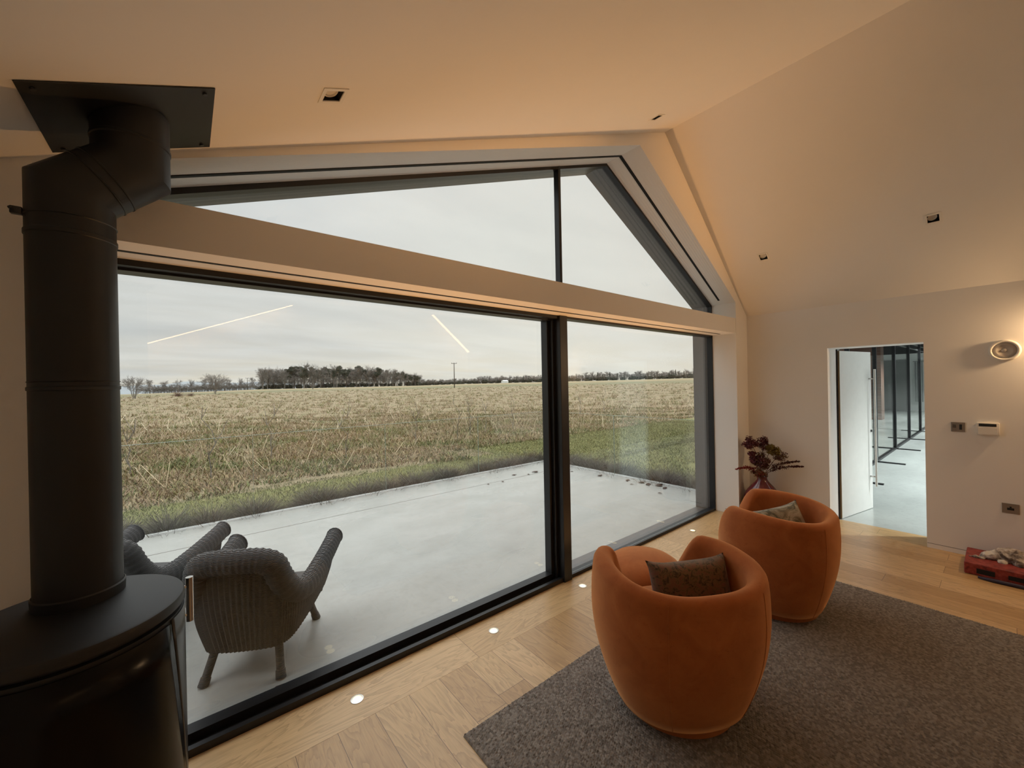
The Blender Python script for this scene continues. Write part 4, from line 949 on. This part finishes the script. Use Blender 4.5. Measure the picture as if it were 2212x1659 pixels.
for i in range(170):
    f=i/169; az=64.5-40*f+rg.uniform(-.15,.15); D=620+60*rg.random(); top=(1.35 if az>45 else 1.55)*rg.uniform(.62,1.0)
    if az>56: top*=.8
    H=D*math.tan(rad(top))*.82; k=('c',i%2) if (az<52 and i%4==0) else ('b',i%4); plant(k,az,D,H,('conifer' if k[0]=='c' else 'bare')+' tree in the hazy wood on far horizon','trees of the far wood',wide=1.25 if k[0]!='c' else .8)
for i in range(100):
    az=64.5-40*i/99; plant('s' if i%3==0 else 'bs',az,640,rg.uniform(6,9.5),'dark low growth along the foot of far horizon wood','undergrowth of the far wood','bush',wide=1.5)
# poles
def pole(az,D,H,label):
    x,y=D*math.cos(rad(az)),D*math.sin(rad(az)); z=float(ground(np.array(x),np.array(y)))
    t=empty('utility_pole',(x,y,z),rad(az+90),label=label,cat='utility pole',group='wooden utility poles')
    mesh_obj('post',*tube([(0,0,-.3),(0,0,H)],[.19,.13],10),M['polewood'],t,True); mesh_obj('crossarm',*bbox(-1.0,1.0,-.07,.07,H-.32,H-.16,.01),M['polewood'],t)
    for sx in (-.9,.9): mesh_obj('insulator',*lathe([(.05,H-.16),(.08,H-.05),(.05,H+.1)],8,(sx,0)),M['polewood'],t,True)
pole(59.05,150,9.2,'wooden utility pole standing alone in the field left of the mullion'); pole(84.3,300,7.5,'small distant utility pole left of the dark wood')
t=empty('far_shed',(560*math.cos(rad(51.9)),560*math.sin(rad(51.9)),float(ground(np.array(560*math.cos(rad(51.9))),np.array(560*math.sin(rad(51.9)))))),label='small white shed at the foot of the far wood',cat='shed')
MB().add(box(-4,4,-3,3,0,2.6)).build('walls',M['hallwhite'],t); MB().add(([(-4.3,-3.3,2.6),(4.3,-3.3,2.6),(4.3,0,4),(-4.3,0,4),(-4.3,3.3,2.6),(4.3,3.3,2.6)],[(0,1,2,3),(3,2,5,4),(0,3,4),(1,5,2)])).build('roof',M['rafter'],t)
# distant hills
def hills():
    az=np.linspace(70,112,90); D=4200; e=.55+.33*np.exp(-((az-89.5)/2.6)**2)+.22*np.exp(-((az-84)/4)**2)+.05*np.sin(az*1.9); e=np.where(az<79,e*.8,e)
    a=np.radians(az); zt=D*np.tan(np.radians(e)); V=[];F=[];n=len(az)
    for k,(d,zz) in enumerate(((3000,-60*np.ones(n)),(3600,zt*.55),(4200,zt),(5000,zt*.5),(5600,-60*np.ones(n)))):
        V+=list(np.stack([d*np.cos(a),d*np.sin(a),zz],1))
    for k in range(4):
        for i in range(n-1): F.append((k*n+i,k*n+i+1,(k+1)*n+i+1,(k+1)*n+i))
    mesh_obj('hill_range',V,F,plain('hazed_moorland',(.27,.295,.305),1),smooth=True,kind='structure')  # pale blue grey puts the distance haze into the hill colour
hills()

# ------------------------------------------------------------------ sky
w=bpy.data.worlds.new('overcast_sky'); SC.world=w; w.use_nodes=True; nt=w.node_tree; nt.nodes.clear()
t=NT.__new__(NT); t.t=nt; t.m=None
out=t.n('ShaderNodeOutputWorld'); d=t.n('ShaderNodeTexCoord').outputs['Generated']; s=t.n('ShaderNodeSeparateXYZ',{0:d})
z=t.math('MAXIMUM',s.outputs['Z'],0); k=t.math('DIVIDE',1,t.math('ADD',z,.12))
p=t.n('ShaderNodeCombineXYZ',{'X':t.math('MULTIPLY',s.outputs['X'],k),'Y':t.math('MULTIPLY',s.outputs['Y'],k),'Z':0}).outputs[0]
n1=t.noise(t.map(p,(.55,1.0,1),rot=(0,0,rad(35))),1.5,7,.55,.35); n2=t.noise(t.map(p,(.4,1,1),rot=(0,0,rad(20))),.6,4,.5,.2)
base=t.ramp(z,[(0,(.74,.69,.575)),(.10,(.68,.675,.63)),(.28,(.60,.63,.635)),(.5,(.66,.69,.70)),(.75,(1.9,1.95,2.0))])
c=t.mix(t.range(n1,.36,.66,0,.6),base,(.80,.82,.81),'MIX'); c=t.mix(t.range(n2,.46,.66,0,.5),c,(.45,.49,.525))
c=t.mix(t.range(z,.5,.8),c,(2.8,2.88,2.95))
g=t.n('ShaderNodeVectorMath',{0:d,1:(math.cos(rad(42))*.98,math.sin(rad(42))*.98,.17)},operation='DOT_PRODUCT').outputs['Value']
c=t.mix(t.range(g,.80,1.0,0,.40),c,(.95,.92,.80))
bg=t.n('ShaderNodeBackground',{'Color':c,'Strength':1.08}); nt.links.new(bg.outputs[0],out.inputs[0])

# ------------------------------------------------------------------ view
SC.view_settings.view_transform='Standard'; SC.view_settings.look='None'; SC.view_settings.gamma=1; SC.view_settings.exposure=0; SC.view_settings.use_curve_mapping=False
SC.cycles.use_adaptive_sampling=True; SC.cycles.adaptive_threshold=.06; SC.cycles.adaptive_min_samples=16
SC.cycles.max_bounces=7; SC.cycles.diffuse_bounces=4; SC.cycles.glossy_bounces=3; SC.cycles.transparent_max_bounces=14; SC.cycles.transmission_bounces=4
SC.cycles.sample_clamp_indirect=6; SC.cycles.caustics_reflective=False; SC.cycles.caustics_refractive=False
